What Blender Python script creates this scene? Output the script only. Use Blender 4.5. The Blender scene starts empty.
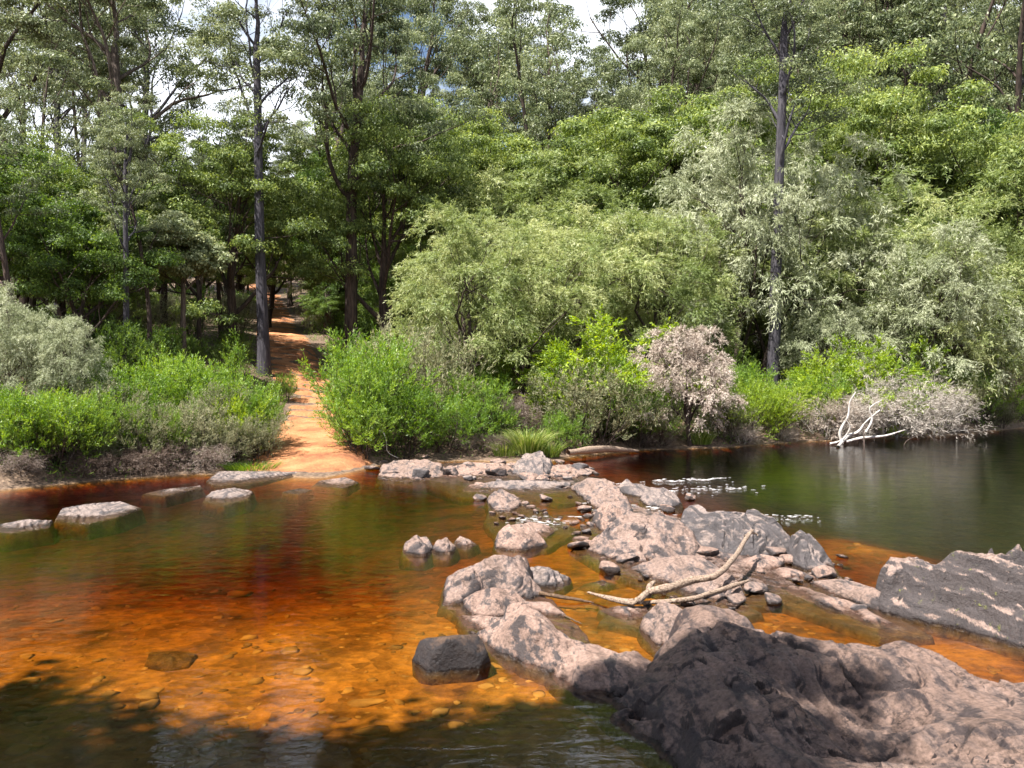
import bpy, math, random
import numpy as np
from mathutils import Vector, Matrix
R = math.radians
C = bpy.context.scene.collection
sc = bpy.context.scene

# ------------------------------------------------------------------ camera, sky, sun, exposure
F = 850.0
PITCH = math.atan(8 / F)
CAMZ = 3.0
cam = bpy.data.cameras.new('camera'); cam.lens = F / 1024 * 36; cam.sensor_width = 36
cam.clip_start = 0.1; cam.clip_end = 4000
co = bpy.data.objects.new('camera', cam); C.objects.link(co)
co.location = (0, 0, CAMZ); co.rotation_euler = (R(90) - PITCH, 0, 0)
sc.camera = co
SUN_EL = R(61)
TO_SUN_XY = Vector((-0.74, -0.67)).normalized()
to_sun = Vector((TO_SUN_XY.x * math.cos(SUN_EL), TO_SUN_XY.y * math.cos(SUN_EL), math.sin(SUN_EL)))
sl = bpy.data.lights.new('sun', 'SUN'); sl.energy = 5.0; sl.angle = R(0.53); sl.color = (1.0, 0.955, 0.89)
so = bpy.data.objects.new('sun', sl); C.objects.link(so)
so.rotation_euler = to_sun.to_track_quat('Z', 'Y').to_euler(); so.location = (-20, -15, 60)
w = bpy.data.worlds.new('World'); sc.world = w; w.use_nodes = True
nt = w.node_tree; nt.nodes.clear()
out = nt.nodes.new('ShaderNodeOutputWorld'); bg = nt.nodes.new('ShaderNodeBackground')
sky = nt.nodes.new('ShaderNodeTexSky'); sky.sky_type = 'NISHITA'; sky.sun_disc = False
sky.sun_elevation = SUN_EL; sky.sun_rotation = math.atan2(TO_SUN_XY.x, TO_SUN_XY.y)
tc = nt.nodes.new('ShaderNodeTexCoord'); mp = nt.nodes.new('ShaderNodeMapping'); mp.inputs['Scale'].default_value = (1, 1, 2.2)
mp.inputs['Location'].default_value = (0.35, 0.1, 0.0)
nz = nt.nodes.new('ShaderNodeTexNoise'); nz.inputs['Scale'].default_value = 2.6; nz.inputs['Detail'].default_value = 7
cr = nt.nodes.new('ShaderNodeValToRGB'); cr.color_ramp.elements[0].position = 0.40; cr.color_ramp.elements[1].position = 0.50
mx = nt.nodes.new('ShaderNodeMixRGB'); mx.inputs['Color2'].default_value = (10.5, 11.0, 12.0, 1)
L = nt.links.new
L(tc.outputs['Generated'], mp.inputs['Vector']); L(mp.outputs[0], nz.inputs['Vector']); L(nz.outputs['Fac'], cr.inputs['Fac'])
sz = nt.nodes.new('ShaderNodeSeparateXYZ'); L(tc.outputs['Generated'], sz.inputs[0])
zr = nt.nodes.new('ShaderNodeMapRange'); zr.inputs[1].default_value = 0.72; zr.inputs[2].default_value = 0.45; L(sz.outputs['Z'], zr.inputs[0])
cm = nt.nodes.new('ShaderNodeMath'); cm.operation = 'MULTIPLY'; L(cr.outputs[0], cm.inputs[0]); L(zr.outputs[0], cm.inputs[1])
L(cm.outputs[0], mx.inputs['Fac']); L(sky.outputs[0], mx.inputs['Color1']); L(mx.outputs[0], bg.inputs['Color'])
bg.inputs['Strength'].default_value = 0.052; L(bg.outputs[0], out.inputs['Surface'])
sc.view_settings.view_transform = 'Standard'; sc.view_settings.look = 'None'
sc.view_settings.exposure = 1.62; sc.view_settings.gamma = 1; sc.view_settings.use_curve_mapping = False
cy = sc.cycles
cy.max_bounces = 7; cy.diffuse_bounces = 3; cy.glossy_bounces = 3; cy.transmission_bounces = 3
cy.transparent_max_bounces = 8; cy.volume_bounces = 0; cy.sample_clamp_indirect = 6; cy.sample_clamp_direct = 30
cy.caustics_reflective = False; cy.caustics_refractive = False
cy.use_denoising = True

# ------------------------------------------------------------------ helpers
cp, sp = math.cos(PITCH), math.sin(PITCH)
def ray(px, py):
    a, b = (px - 512) / F, (384 - py) / F
    return a, cp + b * sp, b * cp - sp
def at(px, py, z=0.0):
    """point on height z seen at pixel"""
    a, y, zz = ray(px, py); t = (z - CAMZ) / zz
    return (a * t, y * t, z)
def atd(px, d):
    return (px - 512) / F * d, d
def zpix(py, d):
    a, y, zz = ray(512, py); return CAMZ + zz * d / y

def tag(o, label=None, cat=None, group=None, kind=None):
    if label: o['label'] = label
    if cat: o['category'] = cat
    if group: o['group'] = group
    if kind: o['kind'] = kind
    return o
def link(name, me, mat=None, parent=None):
    o = bpy.data.objects.new(name, me); C.objects.link(o)
    if mat is not None and len(me.materials) == 0: me.materials.append(mat)
    if parent is not None: o.parent = parent
    return o
def empty(name, loc=(0, 0, 0), rz=0.0):
    o = bpy.data.objects.new(name, None); C.objects.link(o); o.location = loc; o.rotation_euler = (0, 0, rz)
    o.empty_display_size = 0.3
    return o
def mesh_np(name, v, f, smooth=True, attr=None):
    """v (n,3), f (m,k) with constant k"""
    v = np.asarray(v, np.float32); f = np.asarray(f, np.int32)
    me = bpy.data.meshes.new(name); k = f.shape[1]
    me.vertices.add(len(v)); me.vertices.foreach_set('co', v.ravel())
    me.loops.add(f.size); me.loops.foreach_set('vertex_index', f.ravel())
    me.polygons.add(len(f)); me.polygons.foreach_set('loop_start', np.arange(0, f.size, k, dtype=np.int32))
    me.polygons.foreach_set('loop_total', np.full(len(f), k, np.int32))
    me.polygons.foreach_set('use_smooth', np.full(len(f), smooth))
    if attr is not None:
        for an, av in attr.items():
            dom = 'FACE' if len(av) == len(f) else 'POINT'
            a = me.attributes.new(an, 'FLOAT', dom); a.data.foreach_set('value', np.asarray(av, np.float32))
    me.update(calc_edges=True); me.validate()
    return me

# gradient-ish value noise
def _hash(ix, iy, iz, s):
    h = (ix.astype(np.int64) * 374761393 + iy.astype(np.int64) * 668265263 + iz.astype(np.int64) * 2147483647 + s * 974634777) & 0xffffffff
    h = ((h ^ (h >> 13)) * 1274126177) & 0xffffffff
    h = ((h ^ (h >> 15)) * 2246822519) & 0xffffffff
    return ((h ^ (h >> 16)) & 0xffffff) / float(0xffffff)
def vnoise(x, y, z=0.0, s=0):
    x, y, z = np.broadcast_arrays(np.asarray(x, float), np.asarray(y, float), np.asarray(z, float))
    ix, iy, iz = np.floor(x), np.floor(y), np.floor(z)
    fx, fy, fz = x - ix, y - iy, z - iz
    u, v, w_ = [t * t * t * (t * (t * 6 - 15) + 10) for t in (fx, fy, fz)]
    r = 0
    for a in (0, 1):
        for b in (0, 1):
            for c in (0, 1):
                wgt = (u if a else 1 - u) * (v if b else 1 - v) * (w_ if c else 1 - w_)
                r = r + wgt * _hash(ix + a, iy + b, iz + c, s)
    return r * 2 - 1
def fbm(x, y, z=0.0, o=5, s=0, g=0.5):
    r = 0; a = 1; t = 0
    for i in range(o):
        r = r + a * vnoise(x * 2 ** i, y * 2 ** i, np.asarray(z) * 2 ** i, s + i * 7); t += a; a *= g
    return r / t
def ridged(x, y, z=0.0, o=4, s=0):
    r = 0; a = 1; t = 0
    for i in range(o):
        r = r + a * (1 - np.abs(vnoise(x * 2 ** i, y * 2 ** i, np.asarray(z) * 2 ** i, s + i * 5)) * 2); t += a; a *= 0.5
    return r / t
def worley_planes(x, y, s, tilt):
    """angular facets: each cell carries its own tilted plane"""
    ix, iy = np.floor(x), np.floor(y)
    best = np.full(x.shape, 1e9); h = np.zeros_like(x)
    for a in (-1, 0, 1):
        for b in (-1, 0, 1):
            cx, cy_ = ix + a, iy + b; z0 = np.zeros_like(cx)
            jx = cx + _hash(cx, cy_, z0, s); jy = cy_ + _hash(cx, cy_, z0, s + 1)
            d = (x - jx) ** 2 + (y - jy) ** 2
            hh = (_hash(cx, cy_, z0, s + 2) - .5) * .5 + ((x - jx) * (_hash(cx, cy_, z0, s + 3) - .5) + (y - jy) * (_hash(cx, cy_, z0, s + 4) - .5)) * tilt
            m = d < best; best = np.where(m, d, best); h = np.where(m, hh, h)
    return h

# ------------------------------------------------------------------ materials
def newmat(name):
    m = bpy.data.materials.new(name); m.use_nodes = True; n = m.node_tree; n.nodes.clear()
    o = n.nodes.new('ShaderNodeOutputMaterial')
    return m, n, o
def N(n, t, **kw):
    x = n.nodes.new(t)
    for k, v in kw.items():
        if k in x.inputs: x.inputs[k].default_value = v
        else: setattr(x, k, v)
    return x
def ramp(n, stops):
    r = n.nodes.new('ShaderNodeValToRGB'); e = r.color_ramp.elements
    while len(e) < len(stops): e.new(0.5)
    for i, (p, c) in enumerate(stops):
        e[i].position = p; e[i].color = c if len(c) == 4 else (*c, 1)
    return r
def grey(v): return (v, v, v)

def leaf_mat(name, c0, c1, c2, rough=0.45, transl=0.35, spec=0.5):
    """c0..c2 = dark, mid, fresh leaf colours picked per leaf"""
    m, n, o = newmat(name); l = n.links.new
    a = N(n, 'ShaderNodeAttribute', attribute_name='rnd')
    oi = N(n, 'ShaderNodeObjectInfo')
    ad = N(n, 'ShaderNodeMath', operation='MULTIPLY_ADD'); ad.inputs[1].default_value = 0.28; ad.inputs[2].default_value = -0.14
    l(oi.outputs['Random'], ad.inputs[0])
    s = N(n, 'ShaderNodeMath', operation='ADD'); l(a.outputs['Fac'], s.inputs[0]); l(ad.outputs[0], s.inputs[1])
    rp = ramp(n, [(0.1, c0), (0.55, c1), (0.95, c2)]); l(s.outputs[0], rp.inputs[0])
    p = N(n, 'ShaderNodeBsdfPrincipled', Roughness=rough); p.inputs['Specular IOR Level'].default_value = spec
    l(rp.outputs[0], p.inputs['Base Color'])
    t = N(n, 'ShaderNodeBsdfTranslucent')
    hs = N(n, 'ShaderNodeHueSaturation', Saturation=1.2, Value=1.5); hs.inputs['Hue'].default_value = 0.485
    l(rp.outputs[0], hs.inputs['Color']); l(hs.outputs[0], t.inputs['Color'])
    mx = N(n, 'ShaderNodeMixShader'); mx.inputs[0].default_value = transl
    l(p.outputs[0], mx.inputs[1]); l(t.outputs[0], mx.inputs[2]); l(mx.outputs[0], o.inputs['Surface'])
    return m
def bark_mat(name, c0, c1, c2, scale=3.0, stretch=0.12, rough=0.85):
    m, n, o = newmat(name); l = n.links.new
    tc = N(n, 'ShaderNodeTexCoord'); mp = N(n, 'ShaderNodeMapping'); mp.inputs['Scale'].default_value = (scale * 2, scale * 2, scale * 2 * stretch)
    l(tc.outputs['Object'], mp.inputs[0])
    nz = N(n, 'ShaderNodeTexNoise', Scale=2.0, Detail=6.0, Roughness=0.65); l(mp.outputs[0], nz.inputs['Vector'])
    rp = ramp(n, [(0.32, c0), (0.5, c1), (0.68, c2)]); l(nz.outputs['Fac'], rp.inputs[0])
    p = N(n, 'ShaderNodeBsdfPrincipled', Roughness=rough); p.inputs['Specular IOR Level'].default_value = 0.25
    l(rp.outputs[0], p.inputs['Base Color'])
    b = N(n, 'ShaderNodeBump', Strength=0.8, Distance=0.05); l(nz.outputs['Fac'], b.inputs['Height']); l(b.outputs[0], p.inputs['Normal'])
    l(p.outputs[0], o.inputs['Surface'])
    return m

M = {}
M['gum'] = leaf_mat('gum_leaf', (0.05, 0.07, 0.032), (0.145, 0.178, 0.082), (0.32, 0.345, 0.18), 0.48, 0.3, 0.4)
M['bushy'] = leaf_mat('bushy_leaf', (0.04, 0.068, 0.016), (0.145, 0.2, 0.052), (0.33, 0.385, 0.11), 0.5, 0.35, 0.35)
M['willow'] = leaf_mat('willow_leaf', (0.098, 0.143, 0.039), (0.215, 0.267, 0.094), (0.403, 0.429, 0.208), 0.5, 0.38, 0.4)
M['pale'] = leaf_mat('pale_leaf', (0.15, 0.18, 0.095), (0.26, 0.29, 0.165), (0.42, 0.44, 0.30), 0.5, 0.3, 0.4)
M['shrub'] = leaf_mat('shrub_leaf', (0.054, 0.114, 0.017), (0.138, 0.240, 0.038), (0.288, 0.396, 0.078), 0.45, 0.4, 0.4)
M['dull'] = leaf_mat('dull_leaf', (0.083, 0.097, 0.044), (0.187, 0.198, 0.105), (0.341, 0.319, 0.198), 0.6, 0.3, 0.3)
M['lime'] = leaf_mat('lime_leaf', (0.1, 0.17, 0.018), (0.21, 0.31, 0.035), (0.38, 0.47, 0.08), 0.45, 0.45, 0.4)
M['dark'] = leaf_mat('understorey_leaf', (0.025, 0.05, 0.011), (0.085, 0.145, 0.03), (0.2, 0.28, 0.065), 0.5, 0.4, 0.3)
M['twig'] = leaf_mat('dead_twig', (0.2, 0.155, 0.12), (0.34, 0.275, 0.225), (0.52, 0.45, 0.385), 0.8, 0.1, 0.2)
M['greytwig'] = leaf_mat('grey_dead_twig', (0.2, 0.175, 0.145), (0.38, 0.34, 0.295), (0.58, 0.53, 0.47), 0.8, 0.1, 0.2)
M['browntwig'] = leaf_mat('brown_dead_twig', (0.06, 0.04, 0.03), (0.15, 0.11, 0.085), (0.36, 0.30, 0.26), 0.8, 0.1, 0.2)
M['sedge'] = leaf_mat('sedge_blade', (0.07, 0.12, 0.02), (0.16, 0.24, 0.04), (0.38, 0.40, 0.14), 0.5, 0.35, 0.4)
M['litter'] = leaf_mat('leaf_litter', (0.06, 0.035, 0.02), (0.16, 0.10, 0.06), (0.34, 0.24, 0.16), 0.8, 0.1, 0.2)
M['darkbark'] = bark_mat('dark_bark', (0.018, 0.013, 0.011), (0.05, 0.036, 0.03), (0.10, 0.07, 0.055))
M['greybark'] = bark_mat('grey_bark', (0.022, 0.020, 0.025), (0.050, 0.046, 0.056), (0.10, 0.092, 0.10), 2.4)
M['midbark'] = bark_mat('brown_bark', (0.035, 0.027, 0.022), (0.09, 0.068, 0.055), (0.19, 0.15, 0.125))
M['whitebark'] = bark_mat('pale_bark', (0.18, 0.16, 0.14), (0.42, 0.39, 0.36), (0.6, 0.57, 0.53), 1.6)
M['drift'] = bark_mat('bleached_wood', (0.07, 0.045, 0.03), (0.27, 0.195, 0.145), (0.42, 0.325, 0.25), 9, 1.0)
M['wetwood'] = bark_mat('wet_wood', (0.04, 0.025, 0.015), (0.10, 0.06, 0.035), (0.2, 0.13, 0.08), 8, 0.3, 0.4)

def rock_mat(name, pink, dark, dark_amt, steepdark=0.55, moss=0.0, pale=(0.37, 0.275, 0.24)):
    m, n, o = newmat(name); l = n.links.new
    g = N(n, 'ShaderNodeNewGeometry'); pos = g.outputs['Position']
    mp = N(n, 'ShaderNodeMapping'); mp.inputs['Rotation'].default_value = (R(20), R(12), R(-26)); mp.inputs['Scale'].default_value = (3.6, 0.75, 4.5)
    l(pos, mp.inputs[0])
    n1 = N(n, 'ShaderNodeTexNoise', Scale=1.6, Detail=9.0, Roughness=0.68); l(mp.outputs[0], n1.inputs['Vector'])     # strata
    n2 = N(n, 'ShaderNodeTexNoise', Scale=1.9, Detail=8.0, Roughness=0.6); l(pos, n2.inputs['Vector'])                 # patches
    n3 = N(n, 'ShaderNodeTexNoise', Scale=26.0, Detail=6.0, Roughness=0.7); l(pos, n3.inputs['Vector'])                # grain
    n4 = N(n, 'ShaderNodeTexNoise', Scale=7.0, Detail=7.0, Roughness=0.7); l(pos, n4.inputs['Vector'])
    base = ramp(n, [(0.30, tuple(c * 0.55 for c in pink)), (0.48, pink), (0.66, pale)]); l(n1.outputs['Fac'], base.inputs[0])
    gr = N(n, 'ShaderNodeMixRGB', blend_type='MULTIPLY'); gr.inputs[0].default_value = 0.8
    gm = ramp(n, [(0.34, grey(0.38)), (0.60, grey(1.2))]); l(n3.outputs['Fac'], gm.inputs[0]); l(base.outputs[0], gr.inputs[1]); l(gm.outputs[0], gr.inputs[2])
    # dark lichen crust: patches, strata, and faces that stand steep
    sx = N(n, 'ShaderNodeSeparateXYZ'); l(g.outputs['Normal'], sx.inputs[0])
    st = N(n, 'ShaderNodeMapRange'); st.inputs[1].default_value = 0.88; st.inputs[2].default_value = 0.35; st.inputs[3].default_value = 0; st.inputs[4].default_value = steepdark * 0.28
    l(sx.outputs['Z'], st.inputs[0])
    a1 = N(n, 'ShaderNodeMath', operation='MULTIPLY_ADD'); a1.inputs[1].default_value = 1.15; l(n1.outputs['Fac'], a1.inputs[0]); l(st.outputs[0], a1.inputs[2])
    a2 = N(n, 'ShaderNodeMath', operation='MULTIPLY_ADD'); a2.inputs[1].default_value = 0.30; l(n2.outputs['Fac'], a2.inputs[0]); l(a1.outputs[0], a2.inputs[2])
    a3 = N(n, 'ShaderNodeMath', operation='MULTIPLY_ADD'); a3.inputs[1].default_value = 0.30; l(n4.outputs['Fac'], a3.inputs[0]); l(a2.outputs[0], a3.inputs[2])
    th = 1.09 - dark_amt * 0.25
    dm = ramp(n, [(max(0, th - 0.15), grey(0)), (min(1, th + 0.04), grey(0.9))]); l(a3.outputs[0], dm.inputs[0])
    vc = N(n, 'ShaderNodeTexVoronoi', feature='DISTANCE_TO_EDGE', Scale=0.9)
    wc = N(n, 'ShaderNodeMixRGB'); wc.inputs[0].default_value = 0.5; l(mp.outputs[0], wc.inputs[1]); l(n4.outputs['Color'], wc.inputs[2]); l(wc.outputs[0], vc.inputs['Vector'])
    rc = ramp(n, [(0.0, grey(0.22)), (0.022, grey(1))]); l(vc.outputs[0], rc.inputs[0])
    gk = N(n, 'ShaderNodeMixRGB', blend_type='MULTIPLY'); gk.inputs[0].default_value = 0.85; l(gr.outputs[0], gk.inputs[1]); l(rc.outputs[0], gk.inputs[2]); gr = gk
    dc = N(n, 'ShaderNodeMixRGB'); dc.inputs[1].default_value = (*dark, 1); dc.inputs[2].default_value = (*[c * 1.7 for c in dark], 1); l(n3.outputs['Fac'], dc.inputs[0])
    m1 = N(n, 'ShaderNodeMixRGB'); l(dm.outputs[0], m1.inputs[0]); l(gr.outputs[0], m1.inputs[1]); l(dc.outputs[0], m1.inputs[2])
    last = m1
    if moss:
        mm = ramp(n, [(0.62, grey(0)), (0.68, grey(0.8))]); l(n4.outputs['Fac'], mm.inputs[0])
        m3 = N(n, 'ShaderNodeMixRGB'); m3.inputs[2].default_value = (0.25, 0.27, 0.06, 1); l(mm.outputs[0], m3.inputs[0]); l(last.outputs[0], m3.inputs[1]); last = m3
    # wet band at the waterline
    pz = N(n, 'ShaderNodeSeparateXYZ'); l(pos, pz.inputs[0])
    wz = N(n, 'ShaderNodeMath', operation='MULTIPLY_ADD'); wz.inputs[1].default_value = -0.09; l(n4.outputs['Fac'], wz.inputs[0]); l(pz.outputs['Z'], wz.inputs[2])
    wr = N(n, 'ShaderNodeMapRange'); wr.inputs[1].default_value = -0.015; wr.inputs[2].default_value = 0.015; wr.inputs[3].default_value = 1; wr.inputs[4].default_value = 0
    l(wz.outputs[0], wr.inputs[0])
    wet = N(n, 'ShaderNodeMixRGB', blend_type='MULTIPLY'); wet.inputs[2].default_value = (0.26, 0.20, 0.17, 1); l(wr.outputs[0], wet.inputs[0]); l(last.outputs[0], wet.inputs[1])
    sr = N(n, 'ShaderNodeMapRange'); sr.inputs[1].default_value = -0.02; sr.inputs[2].default_value = -0.16; sr.inputs[3].default_value = 0; sr.inputs[4].default_value = 0.9; l(wz.outputs[0], sr.inputs[0])
    sc_ = ramp(n, [(.35, (.10, .05, .016)), (.5, (.22, .12, .04)), (.65, (.34, .2, .075))]); l(n4.outputs['Fac'], sc_.inputs[0])
    si = N(n, 'ShaderNodeMixRGB'); l(sr.outputs[0], si.inputs[0]); l(wet.outputs[0], si.inputs[1]); l(sc_.outputs[0], si.inputs[2]); wet = si
    p = N(n, 'ShaderNodeBsdfPrincipled'); p.inputs['Specular IOR Level'].default_value = 0.3; l(wet.outputs[0], p.inputs['Base Color'])
    rr = N(n, 'ShaderNodeMapRange'); rr.inputs[3].default_value = 0.62; rr.inputs[4].default_value = 0.2; l(wr.outputs[0], rr.inputs[0]); l(rr.outputs[0], p.inputs['Roughness'])
    # surface relief
    b1 = N(n, 'ShaderNodeBump', Strength=1.0, Distance=0.10); l(n1.outputs['Fac'], b1.inputs['Height'])
    b2 = N(n, 'ShaderNodeBump', Strength=1.0, Distance=0.065); l(n4.outputs['Fac'], b2.inputs['Height']); l(b1.outputs[0], b2.inputs['Normal'])
    vo = N(n, 'ShaderNodeTexVoronoi', feature='DISTANCE_TO_EDGE', Scale=0.62)
    wn = N(n, 'ShaderNodeMixRGB'); wn.inputs[0].default_value = 0.6; l(mp.outputs[0], wn.inputs[1]); l(n2.outputs['Color'], wn.inputs[2]); l(wn.outputs[0], vo.inputs['Vector'])
    cr_ = ramp(n, [(0.0, grey(0)), (0.012, grey(1))]); l(vo.outputs[0], cr_.inputs[0])
    b3 = N(n, 'ShaderNodeBump', Strength=0.35, Distance=0.03); l(cr_.outputs[0], b3.inputs['Height']); l(b2.outputs[0], b3.inputs['Normal'])
    b4 = N(n, 'ShaderNodeBump', Strength=0.8, Distance=0.014); l(n3.outputs['Fac'], b4.inputs['Height']); l(b3.outputs[0], b4.inputs['Normal'])
    l(b4.outputs[0], p.inputs['Normal']); l(p.outputs[0], o.inputs['Surface'])
    return m
PINK = (0.29, 0.200, 0.162); DARK = (0.032, 0.029, 0.031)
M['rock'] = rock_mat('pink_granite', PINK, DARK, 0.30)
M['rockpink'] = rock_mat('bleached_pink_granite', (0.31, 0.205, 0.162), DARK, 0.12, 0.6, pale=(0.43, 0.305, 0.25))
M['rockgrey'] = rock_mat('grey_gneiss', (0.31, 0.24, 0.21), (0.045, 0.042, 0.045), 0.55, 0.9)
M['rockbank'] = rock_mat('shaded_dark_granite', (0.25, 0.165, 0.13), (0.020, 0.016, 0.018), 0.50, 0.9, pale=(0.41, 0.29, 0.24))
M['rockmoss'] = rock_mat('mossy_gneiss', (0.33, 0.235, 0.195), (0.034, 0.031, 0.033), 0.20, 1.2, moss=1)
M['rockdark'] = rock_mat('blackened_rock', (0.13, 0.08, 0.055), (0.014, 0.013, 0.015), 0.62, 1.1, pale=(0.25, 0.16, 0.11))

# ground: litter on the banks, orange sand on the river bed
def ground_mat():
    m, n, o = newmat('forest_floor_and_river_sand'); l = n.links.new
    g = N(n, 'ShaderNodeNewGeometry'); pz = N(n, 'ShaderNodeSeparateXYZ'); l(g.outputs['Position'], pz.inputs[0])
    n1 = N(n, 'ShaderNodeTexNoise', Scale=1.3, Detail=8.0, Roughness=0.65); l(g.outputs['Position'], n1.inputs['Vector'])
    n2 = N(n, 'ShaderNodeTexNoise', Scale=9.0, Detail=8.0, Roughness=0.7); l(g.outputs['Position'], n2.inputs['Vector'])
    vo = N(n, 'ShaderNodeTexVoronoi', Scale=5.5, Randomness=1.0); l(g.outputs['Position'], vo.inputs['Vector'])
    lit = ramp(n, [(0.35, (0.035, 0.022, 0.014)), (0.5, (0.11, 0.07, 0.045)), (0.68, (0.24, 0.17, 0.11))]); l(n2.outputs['Fac'], lit.inputs[0])
    sand = ramp(n, [(0.32, (0.10, 0.05, 0.017)), (0.46, (0.32, 0.170, 0.058)), (0.62, (0.52, 0.30, 0.105))]); l(n1.outputs['Fac'], sand.inputs[0])
    st = N(n, 'ShaderNodeMixRGB', blend_type='MULTIPLY'); st.inputs[0].default_value = 0.75
    vr = ramp(n, [(0.0, (0.45, 0.42, 0.40)), (0.5, (1, 1, 1)), (1.0, (1.3, 1.25, 1.2))]); l(vo.outputs['Color'], vr.inputs[0]); l(sand.outputs[0], st.inputs[1]); l(vr.outputs[0], st.inputs[2])
    s2 = N(n, 'ShaderNodeMixRGB', blend_type='MULTIPLY'); s2.inputs[0].default_value = 0.6
    r2 = ramp(n, [(0.35, grey(0.35)), (0.6, grey(1.2))]); l(n2.outputs['Fac'], r2.inputs[0]); l(st.outputs[0], s2.inputs[1]); l(r2.outputs[0], s2.inputs[2])
    hz = N(n, 'ShaderNodeMapRange'); hz.inputs[1].default_value = -0.06; hz.inputs[2].default_value = 0.03; l(pz.outputs['Z'], hz.inputs[0])
    mx = N(n, 'ShaderNodeMixRGB'); l(hz.outputs[0], mx.inputs[0]); l(s2.outputs[0], mx.inputs[1]); l(lit.outputs[0], mx.inputs[2])
    p = N(n, 'ShaderNodeBsdfPrincipled', Roughness=0.9); l(mx.outputs[0], p.inputs['Base Color'])
    b = N(n, 'ShaderNodeBump', Strength=0.6, Distance=0.06); l(n2.outputs['Fac'], b.inputs['Height'])
    b2 = N(n, 'ShaderNodeBump', Strength=0.6, Distance=0.05); l(vo.outputs['Distance'], b2.inputs['Height']); l(b.outputs[0], b2.inputs['Normal']); l(b2.outputs[0], p.inputs['Normal'])
    l(p.outputs[0], o.inputs['Surface']); return m
def path_mat():
    m, n, o = newmat('orange_gravel_path'); l = n.links.new
    g = N(n, 'ShaderNodeNewGeometry')
    n1 = N(n, 'ShaderNodeTexNoise', Scale=0.9, Detail=8.0, Roughness=0.65); l(g.outputs['Position'], n1.inputs['Vector'])
    n2 = N(n, 'ShaderNodeTexNoise', Scale=14.0, Detail=6.0, Roughness=0.75); l(g.outputs['Position'], n2.inputs['Vector'])
    pz = N(n, 'ShaderNodeSeparateXYZ'); l(g.outputs['Position'], pz.inputs[0])
    c = ramp(n, [(0.34, (0.20, 0.068, 0.026)), (0.5, (0.36, 0.145, 0.055)), (0.68, (0.48, 0.225, 0.10))]); l(n1.outputs['Fac'], c.inputs[0])
    m2 = N(n, 'ShaderNodeMixRGB', blend_type='MULTIPLY'); m2.inputs[0].default_value = 0.7
    r2 = ramp(n, [(0.35, grey(0.45)), (0.6, grey(1.15))]); l(n2.outputs['Fac'], r2.inputs[0]); l(c.outputs[0], m2.inputs[1]); l(r2.outputs[0], m2.inputs[2])
    p = N(n, 'ShaderNodeBsdfPrincipled', Roughness=0.95); l(m2.outputs[0], p.inputs['Base Color'])
    b = N(n, 'ShaderNodeBump', Strength=0.8, Distance=0.05); l(n2.outputs['Fac'], b.inputs['Height']); l(b.outputs[0], p.inputs['Normal'])
    l(p.outputs[0], o.inputs['Surface']); return m
def water_mat():
    m, n, o = newmat('tannin_water'); l = n.links.new
    g = N(n, 'ShaderNodeNewGeometry')
    mp = N(n, 'ShaderNodeMapping'); mp.inputs['Scale'].default_value = (0.75, 1.5, 1); mp.inputs['Rotation'].default_value = (0, 0, R(12)); l(g.outputs['Position'], mp.inputs[0])
    n1 = N(n, 'ShaderNodeTexNoise', Scale=3.2, Detail=3.0, Roughness=0.5, Distortion=0.6); l(mp.outputs[0], n1.inputs['Vector'])
    n2 = N(n, 'ShaderNodeTexNoise', Scale=11.0, Detail=3.0, Roughness=0.55, Distortion=0.4); l(mp.outputs[0], n2.inputs['Vector'])
    at_ = N(n, 'ShaderNodeAttribute', attribute_name='ripple')
    mu = N(n, 'ShaderNodeMath', operation='MULTIPLY'); l(n2.outputs['Fac'], mu.inputs[0]); l(at_.outputs['Fac'], mu.inputs[1])
    b = N(n, 'ShaderNodeBump', Strength=1.0, Distance=0.007); l(n1.outputs['Fac'], b.inputs['Height'])
    b2 = N(n, 'ShaderNodeBump', Strength=1.0, Distance=0.0042); l(mu.outputs[0], b2.inputs['Height']); l(b.outputs[0], b2.inputs['Normal'])
    fr = N(n, 'ShaderNodeFresnel', IOR=1.6); l(b2.outputs[0], fr.inputs['Normal'])
    gl = N(n, 'ShaderNodeBsdfGlossy', Roughness=0.03); l(b2.outputs[0], gl.inputs['Normal'])
    tr = N(n, 'ShaderNodeBsdfTransparent')
    mx = N(n, 'ShaderNodeMixShader'); l(fr.outputs[0], mx.inputs[0]); l(tr.outputs[0], mx.inputs[1]); l(gl.outputs[0], mx.inputs[2])
    l(mx.outputs[0], o.inputs['Surface'])
    va = N(n, 'ShaderNodeVolumeAbsorption', Density=7.2); va.inputs['Color'].default_value = (0.82, 0.655, 0.20, 1)
    l(va.outputs[0], o.inputs['Volume'])
    return m
M['ground'] = ground_mat(); M['path'] = path_mat(); M['water'] = water_mat()
m, n, o = newmat('white_foam_and_sparkle'); p = N(n, 'ShaderNodeBsdfPrincipled', Roughness=0.6); p.inputs['Base Color'].default_value = (0.8, 0.8, 0.8, 1); n.links.new(p.outputs[0], o.inputs['Surface']); M['foam'] = m

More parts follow.
